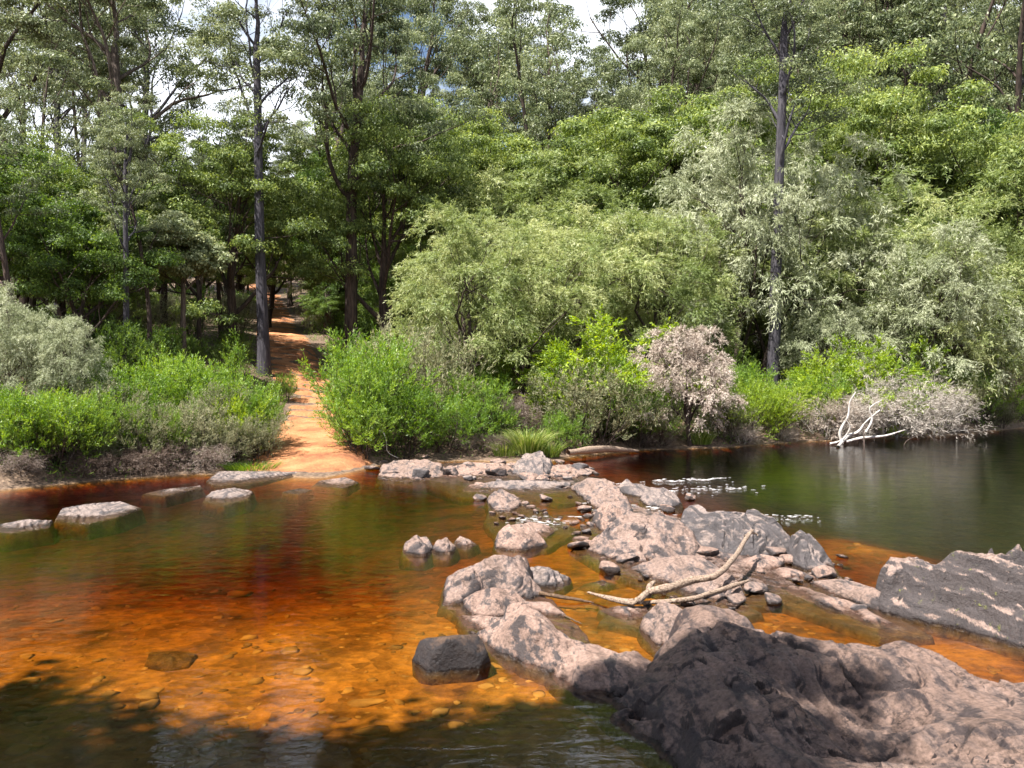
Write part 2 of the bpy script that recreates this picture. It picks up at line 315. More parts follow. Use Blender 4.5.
# ------------------------------------------------------------------ terrain
BANK_PX = [(-500, 520), (-150, 500), (0, 489), (100, 479), (200, 472), (270, 472), (330, 474), (390, 462), (470, 459), (540, 461), (575, 454), (640, 449), (720, 447), (800, 441), (880, 438), (940, 436), (1024, 427), (1200, 420), (1500, 415)]
BANK = np.array([at(x, y)[:2] for x, y in BANK_PX])
BANKX, BANKY = BANK[:, 0], BANK[:, 1]
def bank_y(x): return np.interp(x, BANKX, BANKY)
PATH_PX = [(318, 500, -0.12), (332, 478, -0.05)]
PATH_C = [(-6.0, 24.0), (-6.3, 26.3), (-6.6, 28.2), (-7.6, 31.5), (-8.3, 35.5), (-9.5, 41), (-12.0, 48), (-14.6, 56), (-18.0, 66), (-22.4, 80), (-26.6, 92), (-34, 110)]
PATH_W = [1.6, 2.2, 2.1, 1.4, 1.25, 1.4, 1.6, 1.8, 1.8, 1.7, 1.5, 1.4]
pc = np.array(PATH_C)
tt = np.linspace(0, len(pc) - 1, 400)
def cr_spline(P, t):
    P = np.asarray(P, float)
    i = np.clip(np.floor(t).astype(int), 0, len(P) - 2); f = (t - i)
    if P.ndim > 1: f = f[:, None]
    p0 = P[np.clip(i - 1, 0, None)]; p1 = P[i]; p2 = P[i + 1]; p3 = P[np.clip(i + 2, None, len(P) - 1)]
    return 0.5 * (2 * p1 + (p2 - p0) * f + (2 * p0 - 5 * p1 + 4 * p2 - p3) * f ** 2 + (3 * p1 - p0 - 3 * p2 + p3) * f ** 3)
PS = cr_spline(pc, tt); PW = np.interp(tt, range(len(PATH_W)), PATH_W)
def path_dist(x, y):
    x = np.atleast_1d(np.asarray(x, float)); y = np.atleast_1d(np.asarray(y, float)); sh = x.shape
    xf, yf = x.ravel(), y.ravel(); best = np.full(xf.shape, 1e9); bw = np.ones_like(xf)
    sel = (xf > -45) & (xf < 0) & (yf > 20) & (yf < 115)
    idx = np.where(sel)[0]
    for k in range(0, len(idx), 4000):
        ii = idx[k:k + 4000]
        d = np.hypot(xf[ii][:, None] - PS[None, :, 0], yf[ii][:, None] - PS[None, :, 1]); j = d.argmin(1)
        best[ii] = d[np.arange(len(ii)), j]; bw[ii] = PW[j]
    return best.reshape(sh), bw.reshape(sh)
def smooth(a, b, x):
    t = np.clip((x - a) / (b - a), 0, 1); return t * t * (3 - 2 * t)
def G(px, py): return at(px, py)[:2]
BAR = G(868, 541)
def hill(D):
    return 0.143 * D + 0.0009 * np.clip(D - 30, 0, 150) ** 2
def terrain(x, y, detail=True):
    x = np.asarray(x, float); y = np.asarray(y, float)
    D = (y - bank_y(x)) * 0.93
    land = 0.06 + 0.22 * smooth(0, 0.8, D) + hill(np.clip(D, 0, 400)) * np.where(D > 0, 1, 0)
    if detail: land = land + 0.10 * fbm(x * .35, y * .35, 0, 4, 5) * smooth(0.3, 3, D) + 0.8 * fbm(x * .04, y * .04, 0, 2, 9) * smooth(8, 40, D)
    # bed
    deepR = smooth(3.0, 9.0, x + (y - 16) * 0.05) * smooth(11, 17, y + 0.45 * x)
    bed = -0.12 - 0.42 * deepR - (0.20 * smooth(9.0, 15, y)) * (1 - deepR) * smooth(0.5, -3, x)
    bar = np.exp(-(((x - BAR[0]) / 1.5) ** 2 + ((y - BAR[1]) / 2.3) ** 2) ** 0.9) * (0.75 + 0.5 * fbm(x * .8, y * .8, 0, 3, 61))
    bar = np.clip(bar, 0, 1)
    bed = bed * (1 - bar) + (-0.085) * bar
    if detail: bed = bed + 0.03 * fbm(x * .5, y * .5, 0, 4, 33)
    # shoals around the path mouth
    mouth = np.exp(-(((x + 6.0) / 3.2) ** 2 + ((y - 25.5) / 3.4) ** 2)); bed = bed * (1 - mouth * .85)
    pd, pw = path_dist(x, y)
    if x.ndim == 0: pd, pw = pd[0], pw[0]
    inp = smooth(2.0, 1.05, pd / pw)
    smoothland = 0.05 + 0.04 * smooth(0, 2, D) + hill(np.clip(D, 0, 400)) * np.where(D > 0, 1, 0) + 0.8 * fbm(x * .04, y * .04, 0, 2, 9) * smooth(8, 40, D)
    land = land * (1 - inp) + (smoothland - 0.10) * inp
    z = np.where(D > 0, land, 0)
    zb = bed + (0.06 - bed) * smooth(-2.0, 0.0, D)
    z = np.where(D > 0, land, zb)
    # near bank behind the viewer
    near = smooth(4.6, 1.0, y + 0.25 * np.abs(x)); nb = 1.35 + 0.08 * np.clip(-y, 0, 60)
    z = z * (1 - near) + nb * near
    return z
def tz(x, y): return float(terrain(np.float64(x), np.float64(y)))

def axis(lo, flo, fhi, hi, step, grow):
    a = list(np.arange(flo, fhi + 1e-6, step)); s = step
    while a[-1] < hi: s *= grow; a.append(a[-1] + s)
    s = step
    while a[0] > lo: s *= grow; a.insert(0, a[0] - s)
    return np.array(a)
ax = axis(-900, -22, 24, 900, 0.22, 1.13); ay = axis(-300, 0, 60, 1500, 0.22, 1.12)
X, Y = np.meshgrid(ax, ay); Z = terrain(X, Y)
Z = np.where(Y > 220, np.minimum(Z, 62 + 0 * Z), Z); Z = np.minimum(Z, 62)
def grid_faces(ny, nx):
    i = np.arange((ny - 1) * nx).reshape(ny - 1, nx)[:, :-1].ravel()
    return np.stack([i, i + 1, i + nx + 1, i + nx], 1)
me = mesh_np('ground', np.stack([X.ravel(), Y.ravel(), Z.ravel()], 1), grid_faces(*X.shape))
tag(link('ground', me, M['ground']), kind='structure')

# path ribbon with eroded steps
tp = np.linspace(0.15, len(pc) - 1.01, 900); PP = cr_spline(pc, tp); W_ = np.interp(tp, range(len(PATH_W)), PATH_W)
dT = np.gradient(PP, axis=0); dT /= np.linalg.norm(dT, axis=1)[:, None]; nT = np.stack([dT[:, 1], -dT[:, 0]], 1)
us = np.linspace(-1, 1, 30)
edge = 1 + 0.16 * fbm(tp * 4, tp * 0 + 3.1, 0, 3, 3)
PX = PP[:, None, 0] + nT[:, None, 0] * us[None] * (W_ * edge)[:, None]; PY = PP[:, None, 1] + nT[:, None, 1] * us[None] * (W_ * edge)[:, None]
D = (PY - bank_y(PX)) * 0.93
base = 0.05 + 0.04 * smooth(0, 2, D) + hill(np.clip(D, 0, 400)) + 0.8 * fbm(PX * .04, PY * .04, 0, 2, 9) * smooth(8, 40, D)
base = np.where(D > 0, base, -0.02 + D * 0.10)
stp = (PY * 0.55 + 0.7 * fbm(PX * .5, PY * .3, 0, 3, 21)); sf = stp - np.floor(stp)
base = base + smooth(5, 9, D) * (0.19 * (smooth(0.75, 1.0, sf) - sf)) + 0.05 * fbm(PX * 1.3, PY * 1.3, 0, 4, 8)
rim = np.abs(us)[None] ** 6; base = base - rim * 0.14 + 0.02
me = mesh_np('path', np.stack([PX.ravel(), PY.ravel(), base.ravel()], 1), grid_faces(*PX.shape)); 
tag(link('path', me, M['path']), kind='structure')

# ------------------------------------------------------------------ water body (closed box under the surface)
wx = axis(-160, -14, 16, 200, 0.30, 1.25); wy = axis(-20, 4, 34, 110, 0.30, 1.25)
X, Y = np.meshgrid(wx, wy); ny, nx = X.shape
rap = 0
for (px, py, sx, sy, a) in [(640, 488, 3.0, 1.2, 2.0), (545, 520, 1.2, 1.3, 2.0), (760, 518, 2.2, 1.6, 1.5), (570, 483, 1, 1.5, 2)]:
    gx, gy = G(px, py); rap = rap + a * np.exp(-((X - gx) / sx) ** 2 - ((Y - gy) / sy) ** 2)
ripple = 0.55 + 0.55 * smooth(-0.2, 0.5, fbm(X * .12, Y * .12, 0, 3, 14)) + rap
ripple = ripple * (0.55 + 0.6 * smooth(9, 16, Y)) 
top = np.stack([X.ravel(), Y.ravel(), 0 * X.ravel()], 1)
bot = top.copy(); bot[:, 2] = -4
f = grid_faces(ny, nx); nv = len(top)
ring = list(range(nx)) + [k * nx + nx - 1 for k in range(1, ny)] + [(ny - 1) * nx + k for k in range(nx - 2, -1, -1)] + [k * nx for k in range(ny - 2, 0, -1)]
ring = np.array(ring); rn = np.roll(ring, -1)
side = np.stack([ring, ring + nv, rn + nv, rn], 1)
me = mesh_np('water', np.concatenate([top, bot]), np.concatenate([f, f[:, ::-1] + nv, side]), attr={'ripple': np.concatenate([ripple.ravel(), ripple.ravel()])})
tag(link('water', me, M['water']), kind='structure')

# ------------------------------------------------------------------ rocks
STR = np.array([0.43, -0.90]); STR /= np.linalg.norm(STR)
def poly_dist(x, y, P):
    """signed distance, + inside"""
    d = np.full(x.shape, 1e9); ins = np.zeros(x.shape, bool); n = len(P)
    for i in range(n):
        a, b = P[i], P[(i + 1) % n]; ab = b - a
        t = np.clip(((x - a[0]) * ab[0] + (y - a[1]) * ab[1]) / (ab @ ab + 1e-12), 0, 1)
        d = np.minimum(d, np.hypot(x - a[0] - t * ab[0], y - a[1] - t * ab[1]))
        c = (a[1] > y) != (b[1] > y)
        xi = (b[0] - a[0]) * (y - a[1]) / ((b[1] - a[1]) if abs(b[1] - a[1]) > 1e-12 else 1e-12) + a[0]
        ins ^= c & (x < xi)
    return np.where(ins, d, -d)
def tps(P, z, x, y, reg=0.02):
    def phi(r): return r
    n = len(P); A = np.zeros((n + 3, n + 3)); r = np.hypot(P[:, None, 0] - P[None, :, 0], P[:, None, 1] - P[None, :, 1])
    A[:n, :n] = phi(r) - reg * np.eye(n) * -1; A[:n, n] = 1; A[:n, n + 1:] = P; A[n, :n] = 1; A[n + 1:, :n] = P.T
    s = np.linalg.lstsq(A, np.concatenate([z, [0, 0, 0]]), rcond=None)[0]
    o = s[n] + s[n + 1] * x + s[n + 2] * y
    for i in range(n): o = o + s[i] * phi(np.hypot(x - P[i, 0], y - P[i, 1]))
    return o
def rock(outline, inner, mat, label, seed=0, amp=1.0, res=80, drop=2.2, name='rock', group=None, cat='rock', facet=1.0, steep=0.62):
    q = np.array([p[:2] for p in outline], float); xs, lo, lz = [], [], []
    for px in np.arange(q[:, 0].min(), q[:, 0].max() + 1, 2.0):
        best = -1e9; bz = 0
        for i in range(len(q)):
            a, b_ = q[i], q[(i + 1) % len(q)]
            if min(a[0], b_[0]) <= px <= max(a[0], b_[0]) and a[0] != b_[0]:
                t = (px - a[0]) / (b_[0] - a[0]); v_ = a[1] + t * (b_[1] - a[1]); z_ = outline[i][2] * (1 - t) + outline[(i + 1) % len(q)][2] * t
                if v_ > best: best, bz = v_, z_
        xs.append(px); lo.append(best); lz.append(bz)
    def fix(p):
        if p[2] <= 0.02: return p
        f_, z_ = np.interp(p[0], xs, lo), np.interp(p[0], xs, lz)
        if z_ > 0.06: return p
        y0 = at(p[0], f_, z_)[1]; k = at(p[0], p[1], 0)[1] / CAMZ
        return (p[0], p[1], max(0.01, min(p[2], (CAMZ * k - y0) / (k + steep))))
    outline = [fix(p) for p in outline]; inner = [fix(p) for p in inner]
    O = np.array([at(*p)[:2] for p in outline]); zO = np.array([p[2] for p in outline])
    I = np.array([at(*p)[:2] for p in inner]).reshape(-1, 2); zI = np.array([p[2] for p in inner])
    P = np.concatenate([O, I]); Zc = np.concatenate([zO, zI])
    mg = 0.35; x0, y0 = O.min(0) - mg; x1, y1 = O.max(0) + mg
    step = max(x1 - x0, y1 - y0) / res
    X, Y = np.meshgrid(np.arange(x0, x1, step), np.arange(y0, y1, step))
    size = max(zO.max(), zI.max() if len(zI) else 0, 0.1)
    ext = min(x1 - x0, y1 - y0)
    # ragged outline
    wxp = 0.05 * ext ** .5 * amp * fbm(X * 2.2, Y * 2.2, 0, 4, seed + 50); wyp = 0.05 * ext ** .5 * amp * fbm(X * 2.2, Y * 2.2, 3, 4, seed + 60)
    d = poly_dist(X + wxp, Y + wyp, O)
    d = d + (0.035 if size > .14 else .008) * ext ** .5
    b = tps(P, Zc, X, Y)
    u = X * STR[0] + Y * STR[1]; v = X * STR[1] - Y * STR[0]
    k = (0.35 / max(size, 0.2)) ** 0.4
    wv = v + 0.10 * fbm(X * 1.5, Y * 1.5, 0, 3, seed + 5)
    wu, wq = u * .42 * k + .22 * fbm(X * .9, Y * .9, 0, 4, seed + 2), wv * 1.25 * k + .18 * fbm(X * 1.1, Y * 1.1, 7, 4, seed + 4)
    nz = 0.14 * facet * worley_planes(wu + 9, wq, seed + 1, 1.5) + 0.06 * facet * worley_planes(wu * 3.1, wq * 2.6, seed + 2, 1.6) + 0.02 * facet * worley_planes(wu * 9, wq * 7, seed + 7, 1.6) \
        + 0.030 * ridged(u * .8 * k, wv * 3.0 * k, 0, 5, seed) + 0.022 * fbm(X * 4, Y * 4, 0, 5, seed + 3) + 0.04 * fbm(X * .8, Y * .8, 0, 2, seed + 6)
    sw = v * 2.3 * k + 0.55 * fbm(X * .8, Y * .8, 0, 4, seed + 8); sw = sw - np.floor(sw)
    nz = nz + 0.06 * (smooth(0.0, 0.9, sw) - smooth(0.80, 1, sw) - .4) * smooth(-.25, .35, fbm(X * .7, Y * .7, 0, 2, seed + 12))
    cr1 = np.abs(fbm(u * .5, wv * 1.6, 0, 4, seed + 15)); nz = nz - 0.07 * np.exp(-(cr1 / .018) ** 2)
    cr2 = np.abs(fbm(u * 1.3, v * 1.1, 4, 3, seed + 16)); nz = nz - 0.05 * np.exp(-(cr2 / .02) ** 2)
    for _ in range(2):
        q = np.pad(nz, 1, mode='edge'); q = (q[:-2] + 2 * q[1:-1] + q[2:]) / 4; nz = (q[:, :-2] + 2 * q[:, 1:-1] + q[:, 2:]) / 4
    nsc = amp * np.clip(size / 0.40, 0.35, 1.15)
    for sp_, am, dp in ((0.17 * min(1, size / .35) ** .5, .62, .62), (0.055, .55, .45)):
        tq = (b + nz * nsc) + dp * v + 0.16 * u + 0.45 * sp_ * fbm(X * 2.2, Y * 2.2, 0, 4, seed + 21) + 0.10 * fbm(X * .7, Y * .7, 0, 2, seed + 22)
        fr_ = tq / sp_ - np.floor(tq / sp_); dz_ = (smooth(0.62, 1.0, fr_) - fr_) * sp_
        dz_ = dz_ * am * smooth(-.45, .15, fbm(X * 1.1, Y * 1.1, 0, 2, seed + 23)) / max(nsc, .3)
        nz = nz + dz_
    inw = smooth(-0.02, 0.10 * ext ** .5, d)
    z = b + nz * nsc * (0.25 + 0.75 * inw)
    z = z + (-0.022 if name == 'rock_shelf' else 0.045 if size > .14 else .006) * smooth(-0.03, 0.05, d) * (zO.max() > -.02)
    rnd = 0.035 * size / 0.4
    z = z - rnd * np.exp(-np.clip(d, 0, None) / (0.06 * ext ** .5)) * (zO.max() > 0.02)
    z = np.where(d < 0, z + drop * d * (1 + .5 * fbm(X * 3, Y * 3, 0, 3, seed + 9)), z)
    z = np.where(z < -0.03, -0.03 + (z + 0.03) * 1.5, z)
    z = np.maximum(z, -0.75)
    f = grid_faces(*X.shape); V = np.stack([X.ravel(), Y.ravel(), z.ravel()], 1)
    keep = (V[f, 2].max(1) > -0.7); f = f[keep]
    us_, inv = np.unique(f, return_inverse=True); V = V[us_]; f = inv.reshape(f.shape)
    c = np.array([*O.mean(0), 0.0]); me = mesh_np(name, V - c, f, smooth=False)
    o = link(name, me, mat); o.location = c
    tag(o, label, cat, group)
    return o

# big dark rock the viewer looks over
rock([(578, 689, 0), (600, 707, 0), (650, 745, 0), (673, 768, 0), (740, 840, 0.02), (860, 940, .15), (1150, 960, .8), (1230, 850, .8), (1160, 740, .5), (1080, 690, .25), (1024, 681, .18), (992, 683, .12),
      (951, 667, .12), (925, 654, .28), (902, 643, .42), (880, 648, .36), (842, 643, .3), (805, 636, .3), (769, 632, .3), (753, 628, .34), (744, 616, .42), (724, 608, .46), (700, 606, .46), (686, 610, .4), (678, 628, .30), (664, 656, .2), (640, 672, .08), (615, 676, .04)],
     [(700, 632, .50), (760, 650, .44), (690, 680, .36), (720, 715, .40), (765, 695, .46), (640, 700, .16), (660, 720, .18), (835, 662, .42), (900, 664, .46), (800, 688, .30), (840, 705, .16), (870, 735, .08), (880, 765, .06), (905, 715, .20), (930, 730, .30),
      (960, 700, .34), (1000, 730, .5), (950, 765, .38), (1040, 768, .62), (760, 765, .34), (820, 760, .22), (700, 760, .20), (800, 850, .35), (1000, 850, .65)],
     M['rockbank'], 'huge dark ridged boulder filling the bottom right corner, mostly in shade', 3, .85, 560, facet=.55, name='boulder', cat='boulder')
# sunlit pink slab running into it
rock([(461, 618, 0), (472, 634, 0), (490, 650, 0), (517, 661, 0), (531, 668, 0), (552, 674, 0), (564, 688, 0), (585, 694, 0), (640, 690, .05), (658, 668, .10), (634, 652, .12), (619, 654, .14), (595, 646, .16), (572, 642, .18), (556, 632, .2), (537, 610, .3), (521, 604, .34), (509, 607, .3), (500, 620, .14), (478, 618, .05)],
     [(520, 622, .34), (535, 635, .28), (515, 645, .12), (560, 655, .16), (600, 665, .17), (575, 678, .09), (545, 645, .2), (490, 635, .07)],
     M['rockpink'], 'long smooth pink slab in full sun reaching the huge dark boulder', 11, 0.65, 260, facet=.5)
rock([(462, 602, 0), (475, 594, .08), (492, 590, .14), (515, 594, .14), (549, 605, .08), (563, 615, .02), (545, 615, 0), (520, 606, .02), (510, 612, .02), (497, 619, 0), (475, 619, 0)],
     [(495, 602, .16), (515, 600, .14), (480, 608, .07)], M['rockpink'], 'low pink slab between the grey-pink dome rock and the long slab', 17, 0.6, 120, facet=.6)
rock([(444, 605, 0), (447, 590, .05), (453, 575, .15), (474, 566, .3), (485, 559, .42), (500, 558, .44), (515, 557, .40), (526, 560, .32), (525, 570, .25), (530, 580, .18), (542, 597, 0), (520, 599, .02), (492, 592, .04), (465, 603, 0)],
     [(495, 571, .42), (470, 583, .25), (515, 580, .26), (490, 583, .28), (460, 595, .1)], M['rock'], 'grey and pink domed rock with folded ridges beside the two low pink slabs', 23, 0.9, 170)
rock([(524, 572, .12), (538, 567, .16), (548, 570, .15), (570, 580, .02), (563, 586, 0), (539, 587, 0), (528, 583, 0)], [(545, 575, .14)], M['rockgrey'], 'small flat grey rock pressed against the right side of the domed rock', 29, 0.8, 80)
# right edge outcrop
rock([(878, 606, .03), (880, 574, .50), (891, 558, .62), (906, 559, .62), (932, 566, .62), (951, 553, .82), (975, 553, .86), (989, 557, .84), (1024, 568, .82), (1110, 585, .9), (1250, 640, .8), (1150, 700, 0), (1024, 650, 0), (996, 642, 0), (959, 631, 0), (917, 622, 0), (884, 615, 0)],
     [(886, 576, .54), (917, 583, .56), (970, 602, .56), (1015, 622, .50), (950, 570, .74), (990, 580, .75), (930, 600, .26), (970, 617, .24), (1060, 620, .7), (900, 598, .2), (1010, 638, .2)],
     M['rockmoss'], 'tall tilted rock at the right edge with streaked grey face and mossy top', 37, .95, 300, steep=.58, name='boulder', cat='boulder')
# slabs leading to it
rock([(777, 584, .02), (803, 586, .06), (835, 597, .07), (862, 606, .07), (880, 617, .06), (903, 627, 0), (880, 627, 0), (850, 616, 0), (810, 602, 0), (785, 592, 0)], [(830, 602, .08), (870, 618, .06)], M['rockpink'], 'long narrow low slab, nearer of two pointing at the mossy outcrop', 41, 0.6, 170)
rock([(813, 584, .03), (838, 581, .08), (860, 586, .12), (882, 597, .16), (890, 610, .05), (876, 611, 0), (850, 602, 0), (830, 594, 0)], [(860, 595, .11)], M['rock'], 'long narrow low slab, farther of two pointing at the mossy outcrop', 43, 0.6, 140)
rock([(768, 571, .03), (783, 566, .08), (809, 574, .05), (838, 580, .02), (800, 580, 0), (771, 579, 0)], [(790, 573, .08)], M['rockpink'], 'flat pale slab under the grey humped rock above the orange channel', 47, 0.6, 80)
# centre ridge
rock([(590, 551, 0), (600, 538, .18), (609, 527, .32), (625, 514, .45), (645, 516, .44), (663, 514, .42), (677, 522, .38), (692, 537, .28), (709, 556, .04), (689, 561, 0), (648, 563, 0), (627, 565, 0), (610, 559, 0)],
     [(635, 526, .44), (660, 530, .38), (640, 545, .22), (680, 545, .18), (615, 545, .16)], M['rock'], 'broad pink and grey ridged rock in the middle of the crossing', 53, 1.0, 200)
rock([(680, 524, .35), (689, 508, .58), (700, 511, .52), (712, 514, .5), (736, 514, .5), (759, 522, .44), (777, 525, .42), (789, 538, .25), (791, 556, 0), (765, 558, 0), (736, 558, 0), (706, 552, 0), (690, 540, .12)],
     [(700, 530, .36), (725, 528, .42), (760, 535, .36), (740, 543, .2), (772, 543, .2)], M['rockgrey'], 'broad lumpy blue-grey rock right of the broad pink ridge rock', 59, 1.35, 220)
rock([(787, 557, 0), (791, 540, .28), (800, 532, .42), (808, 534, .42), (820, 545, .3), (829, 560, .08), (838, 571, 0), (809, 572, 0)], [(805, 543, .36), (815, 557, .15)], M['rockgrey'], 'steep humped dark grey rock at the right end of the crossing', 61, 1.0, 110)
rock([(630, 571, 0), (645, 564, .08), (657, 560, .16), (680, 557, .22), (701, 557, .22), (718, 568, .16), (738, 588, .1), (743, 600, 0), (709, 606, 0), (689, 595, 0), (671, 582, .02), (645, 578, 0)],
     [(690, 570, .2), (660, 570, .1), (715, 585, .14)], M['rock'], 'low rippled rock the pale driftwood branch lies against', 67, 0.9, 170)
rock([(644, 620, .05), (652, 609, .2), (662, 602, .3), (672, 605, .3), (684, 612, .28), (690, 640, .06), (681, 647, 0), (659, 648, 0), (647, 638, 0)], [(664, 618, .24), (672, 630, .15)], M['rock'], 'pale speckled pointed rock tight against the huge dark boulder', 71, 0.9, 110)
rock([(600, 609, .01), (620, 605, .05), (645, 606, .05), (652, 616, 0), (624, 620, 0)], [(625, 611, .06)], M['rockpink'], 'small low pink slab below the driftwood branch', 73, 0.5, 70)
rock([(740, 560, .05), (762, 553, .12), (785, 558, .10), (779, 571, 0), (750, 572, 0)], [(762, 562, .11)], M['rockpink'], 'pink rock wedged below the lumpy blue-grey rock', 79, 0.7, 70)
rock([(571, 488, 0), (588, 480, .22), (606, 479, .28), (620, 492, .22), (629, 508, .12), (622, 518, .02), (604, 514, 0), (588, 502, 0)], [(602, 490, .26), (612, 504, .16)], M['rock'], 'rounded pink rock at the top of the crossing beside the white water', 83, 0.9, 120)
rock([(596, 524, .02), (597, 510, .22), (606, 504, .34), (618, 508, .34), (626, 518, .2), (615, 532, .04), (603, 532, 0)], [(610, 514, .3)], M['rockpink'], 'stacked pale rock just above the broad pink ridge rock', 89, 1.0, 90)
rock([(616, 489, 0), (627, 479, .22), (638, 485, .18), (655, 491, .06), (640, 498, 0), (626, 495, 0)], [(632, 487, .18)], M['rockgrey'], 'small grey rock in the white water, nearer to the pink rock', 97, 0.8, 70)
rock([(641, 500, .02), (650, 489, .22), (664, 489, .26), (674, 494, .2), (680, 503, .03), (672, 508, 0), (646, 506, 0)], [(662, 496, .22)], M['rockgrey'], 'squat dark grey rock below the white water, standing alone', 101, 0.8, 80)
rock([(496, 548, 0), (499, 534, .14), (510, 526, .22), (528, 525, .22), (540, 536, .12), (545, 546, 0), (520, 551, 0)], [(515, 536, .2), (530, 540, .14)], M['rockpink'], 'pale round rock at the foot of the small cobble row', 109, 0.8, 90)
rock([(517, 528, .08), (528, 521, .14), (546, 524, .1), (556, 530, 0), (545, 540, 0)], [(538, 528, .1)], M['rockpink'], 'flat pink rock behind the pale round rock', 111, 0.7, 60)
rock([(404, 553, 0), (407, 543, .10), (415, 537, .15), (426, 538, .13), (433, 549, .02), (422, 556, 0)], [(417, 543, .18)], M['rock'], 'leftmost of three small pale rocks in mid river', 113, 0.7, 60)
rock([(432, 552, 0), (437, 542, .12), (446, 538, .16), (453, 546, .04), (448, 554, 0)], [(444, 544, .14)], M['rock'], 'middle one of three small pale rocks in mid river', 127, 0.7, 50)
rock([(452, 544, .0), (460, 535, .12), (470, 539, .09), (478, 544, 0), (466, 548, 0)], [(463, 540, .1)], M['rock'], 'rightmost and lowest of three small pale rocks in mid river', 131, 0.7, 50)
# slabs in the left water
rock([(55, 521, 0), (62, 508, .08), (90, 503, .12), (120, 501, .10), (141, 508, .02), (115, 518, 0), (85, 524, 0)], [(95, 510, .1), (118, 508, .08)], M['rockgrey'], 'largest flat grey slab in the left water', 137, 0.6, 110)
rock([(-20, 531, 0), (0, 524, .04), (30, 519, .08), (52, 520, .05), (48, 528, 0), (10, 533, 0)], [(25, 524, .07)], M['rockgrey'], 'flat grey slab at the left edge of the photo', 139, 0.6, 90)
rock([(203, 501, 0), (212, 491, .08), (235, 487, .12), (252, 491, .05), (248, 499, 0), (222, 505, 0)], [(230, 493, .1)], M['rockgrey'], 'grey slab in open water below the left bank, opposite the path', 149, 0.7, 80)
rock([(143, 494, 0), (165, 489, .05), (200, 485, .06), (203, 488, 0), (165, 496, 0)], [(175, 490, .05)], M['rockgrey'], 'thin sliver of grey slab left of the one opposite the path', 151, 0.5, 70)
rock([(207, 480, .02), (220, 471, .14), (245, 471, .14), (290, 472, .08), (310, 470, .04), (300, 476, 0), (245, 484, 0), (215, 486, 0)], [(230, 476, .1)], M['rockgrey'], 'grey ledge along the foot of the left bank by the path', 157, 0.6, 110)
rock([(312, 486, 0), (320, 480, .05), (345, 477, .08), (358, 482, .02), (345, 488, 0)], [(335, 482, .06)], M['rock'], 'little flat rock in the water where the path enters', 163, 0.5, 60)
rock([(283, 492, 0), (300, 488, .02), (312, 490, 0), (298, 494, 0)], [(298, 490, .03)], M['rockgrey'], 'tiny flat rock left of the little rock at the path mouth', 167, 0.4, 40)
rock([(572, 548, 0), (590, 520, .04), (600, 500, .05), (640, 506, .08), (690, 520, .08), (745, 552, .07), (800, 588, .05), (812, 600, 0), (770, 603, 0), (720, 606, 0), (655, 590, 0), (615, 574, 0)], [(640, 550, .07), (700, 570, .07), (750, 585, .05)], M['rock'], 'low wet shelf that joins the rocks of the middle crossing', 221, .6, 240, name='rock_shelf', cat='rock shelf')
rock([(378, 482, 0), (390, 466, .05), (450, 462, .06), (540, 463, .06), (590, 476, .05), (600, 498, 0), (560, 503, 0), (520, 497, 0), (462, 496, 0), (430, 484, 0)], [(450, 472, .06), (540, 482, .06)], M['rockgrey'], 'low wet shelf under the far rock row', 223, .6, 220, name='rock_shelf', cat='rock shelf')
rock([(486, 520, 0), (492, 500, .04), (520, 496, .04), (560, 520, .02), (580, 530, 0), (545, 548, 0), (505, 545, 0)], [(520, 520, .03)], M['rock'], 'low broken shelf beneath the small cobble row', 227, .5, 150, name='rock_shelf', cat='rock shelf')
rock([(450, 606, 0), (500, 588, .04), (552, 598, .04), (570, 618, .02), (590, 640, .03), (560, 650, 0), (500, 640, 0), (468, 622, 0)], [(520, 612, .04), (560, 632, .04)], M['rockpink'], 'low pink shelf joining the domed rock and the long pink slab', 229, .5, 200, name='rock_shelf', cat='rock shelf')
rock([(770, 600, 0), (800, 584, .03), (850, 592, .03), (900, 618, .02), (930, 634, 0), (880, 634, 0), (820, 614, 0)], [(850, 608, .02)], M['rock'], 'half drowned ledge beneath the two long narrow slabs', 233, .5, 180, name='rock_shelf', cat='rock shelf')
rock([(600, 620, 0), (620, 606, .04), (650, 604, .05), (740, 600, .04), (760, 612, 0), (700, 622, 0), (650, 630, 0)], [(680, 612, .04)], M['rock'], 'low shelf between the driftwood and the huge dark boulder', 239, .5, 150, name='rock_shelf', cat='rock shelf')
# far ledges of the crossing
rock([(380, 479, 0), (384, 466, .1), (400, 460, .2), (425, 460, .22), (440, 464, .18), (441, 478, 0), (410, 482, 0)], [(405, 468, .16), (425, 470, .14)], M['rock'], 'ledge of pinkish rock nearest the bushes right of the path', 173, 1.0, 110)
rock([(440, 480, 0), (445, 468, .1), (470, 462, .14), (505, 463, .14), (515, 470, .06), (505, 477, 0), (470, 480, 0)], [(475, 470, .12)], M['rockpink'], 'flat pale ledge in the middle of the far rock row', 179, 0.8, 110)
rock([(513, 475, 0), (517, 462, .2), (526, 453, .38), (540, 452, .42), (550, 460, .3), (551, 472, .05), (535, 480, 0)], [(530, 462, .34), (543, 466, .25)], M['rockgrey'], 'upright two-toned boulder topping the far rock row', 181, 1.2, 90)
rock([(549, 478, 0), (553, 467, .12), (568, 465, .16), (580, 474, .04), (572, 482, 0)], [(565, 472, .12)], M['rockpink'], 'pink rock at the right end of the far rock row', 191, 0.8, 60)
rock([(470, 491, 0), (478, 484, .06), (500, 480, .10), (540, 480, .1), (570, 482, .08), (568, 492, 0), (520, 494, 0), (490, 496, 0)], [(520, 486, .09)], M['rockgrey'], 'dark wet ledge in front of the far rock row', 193, 0.9, 110)
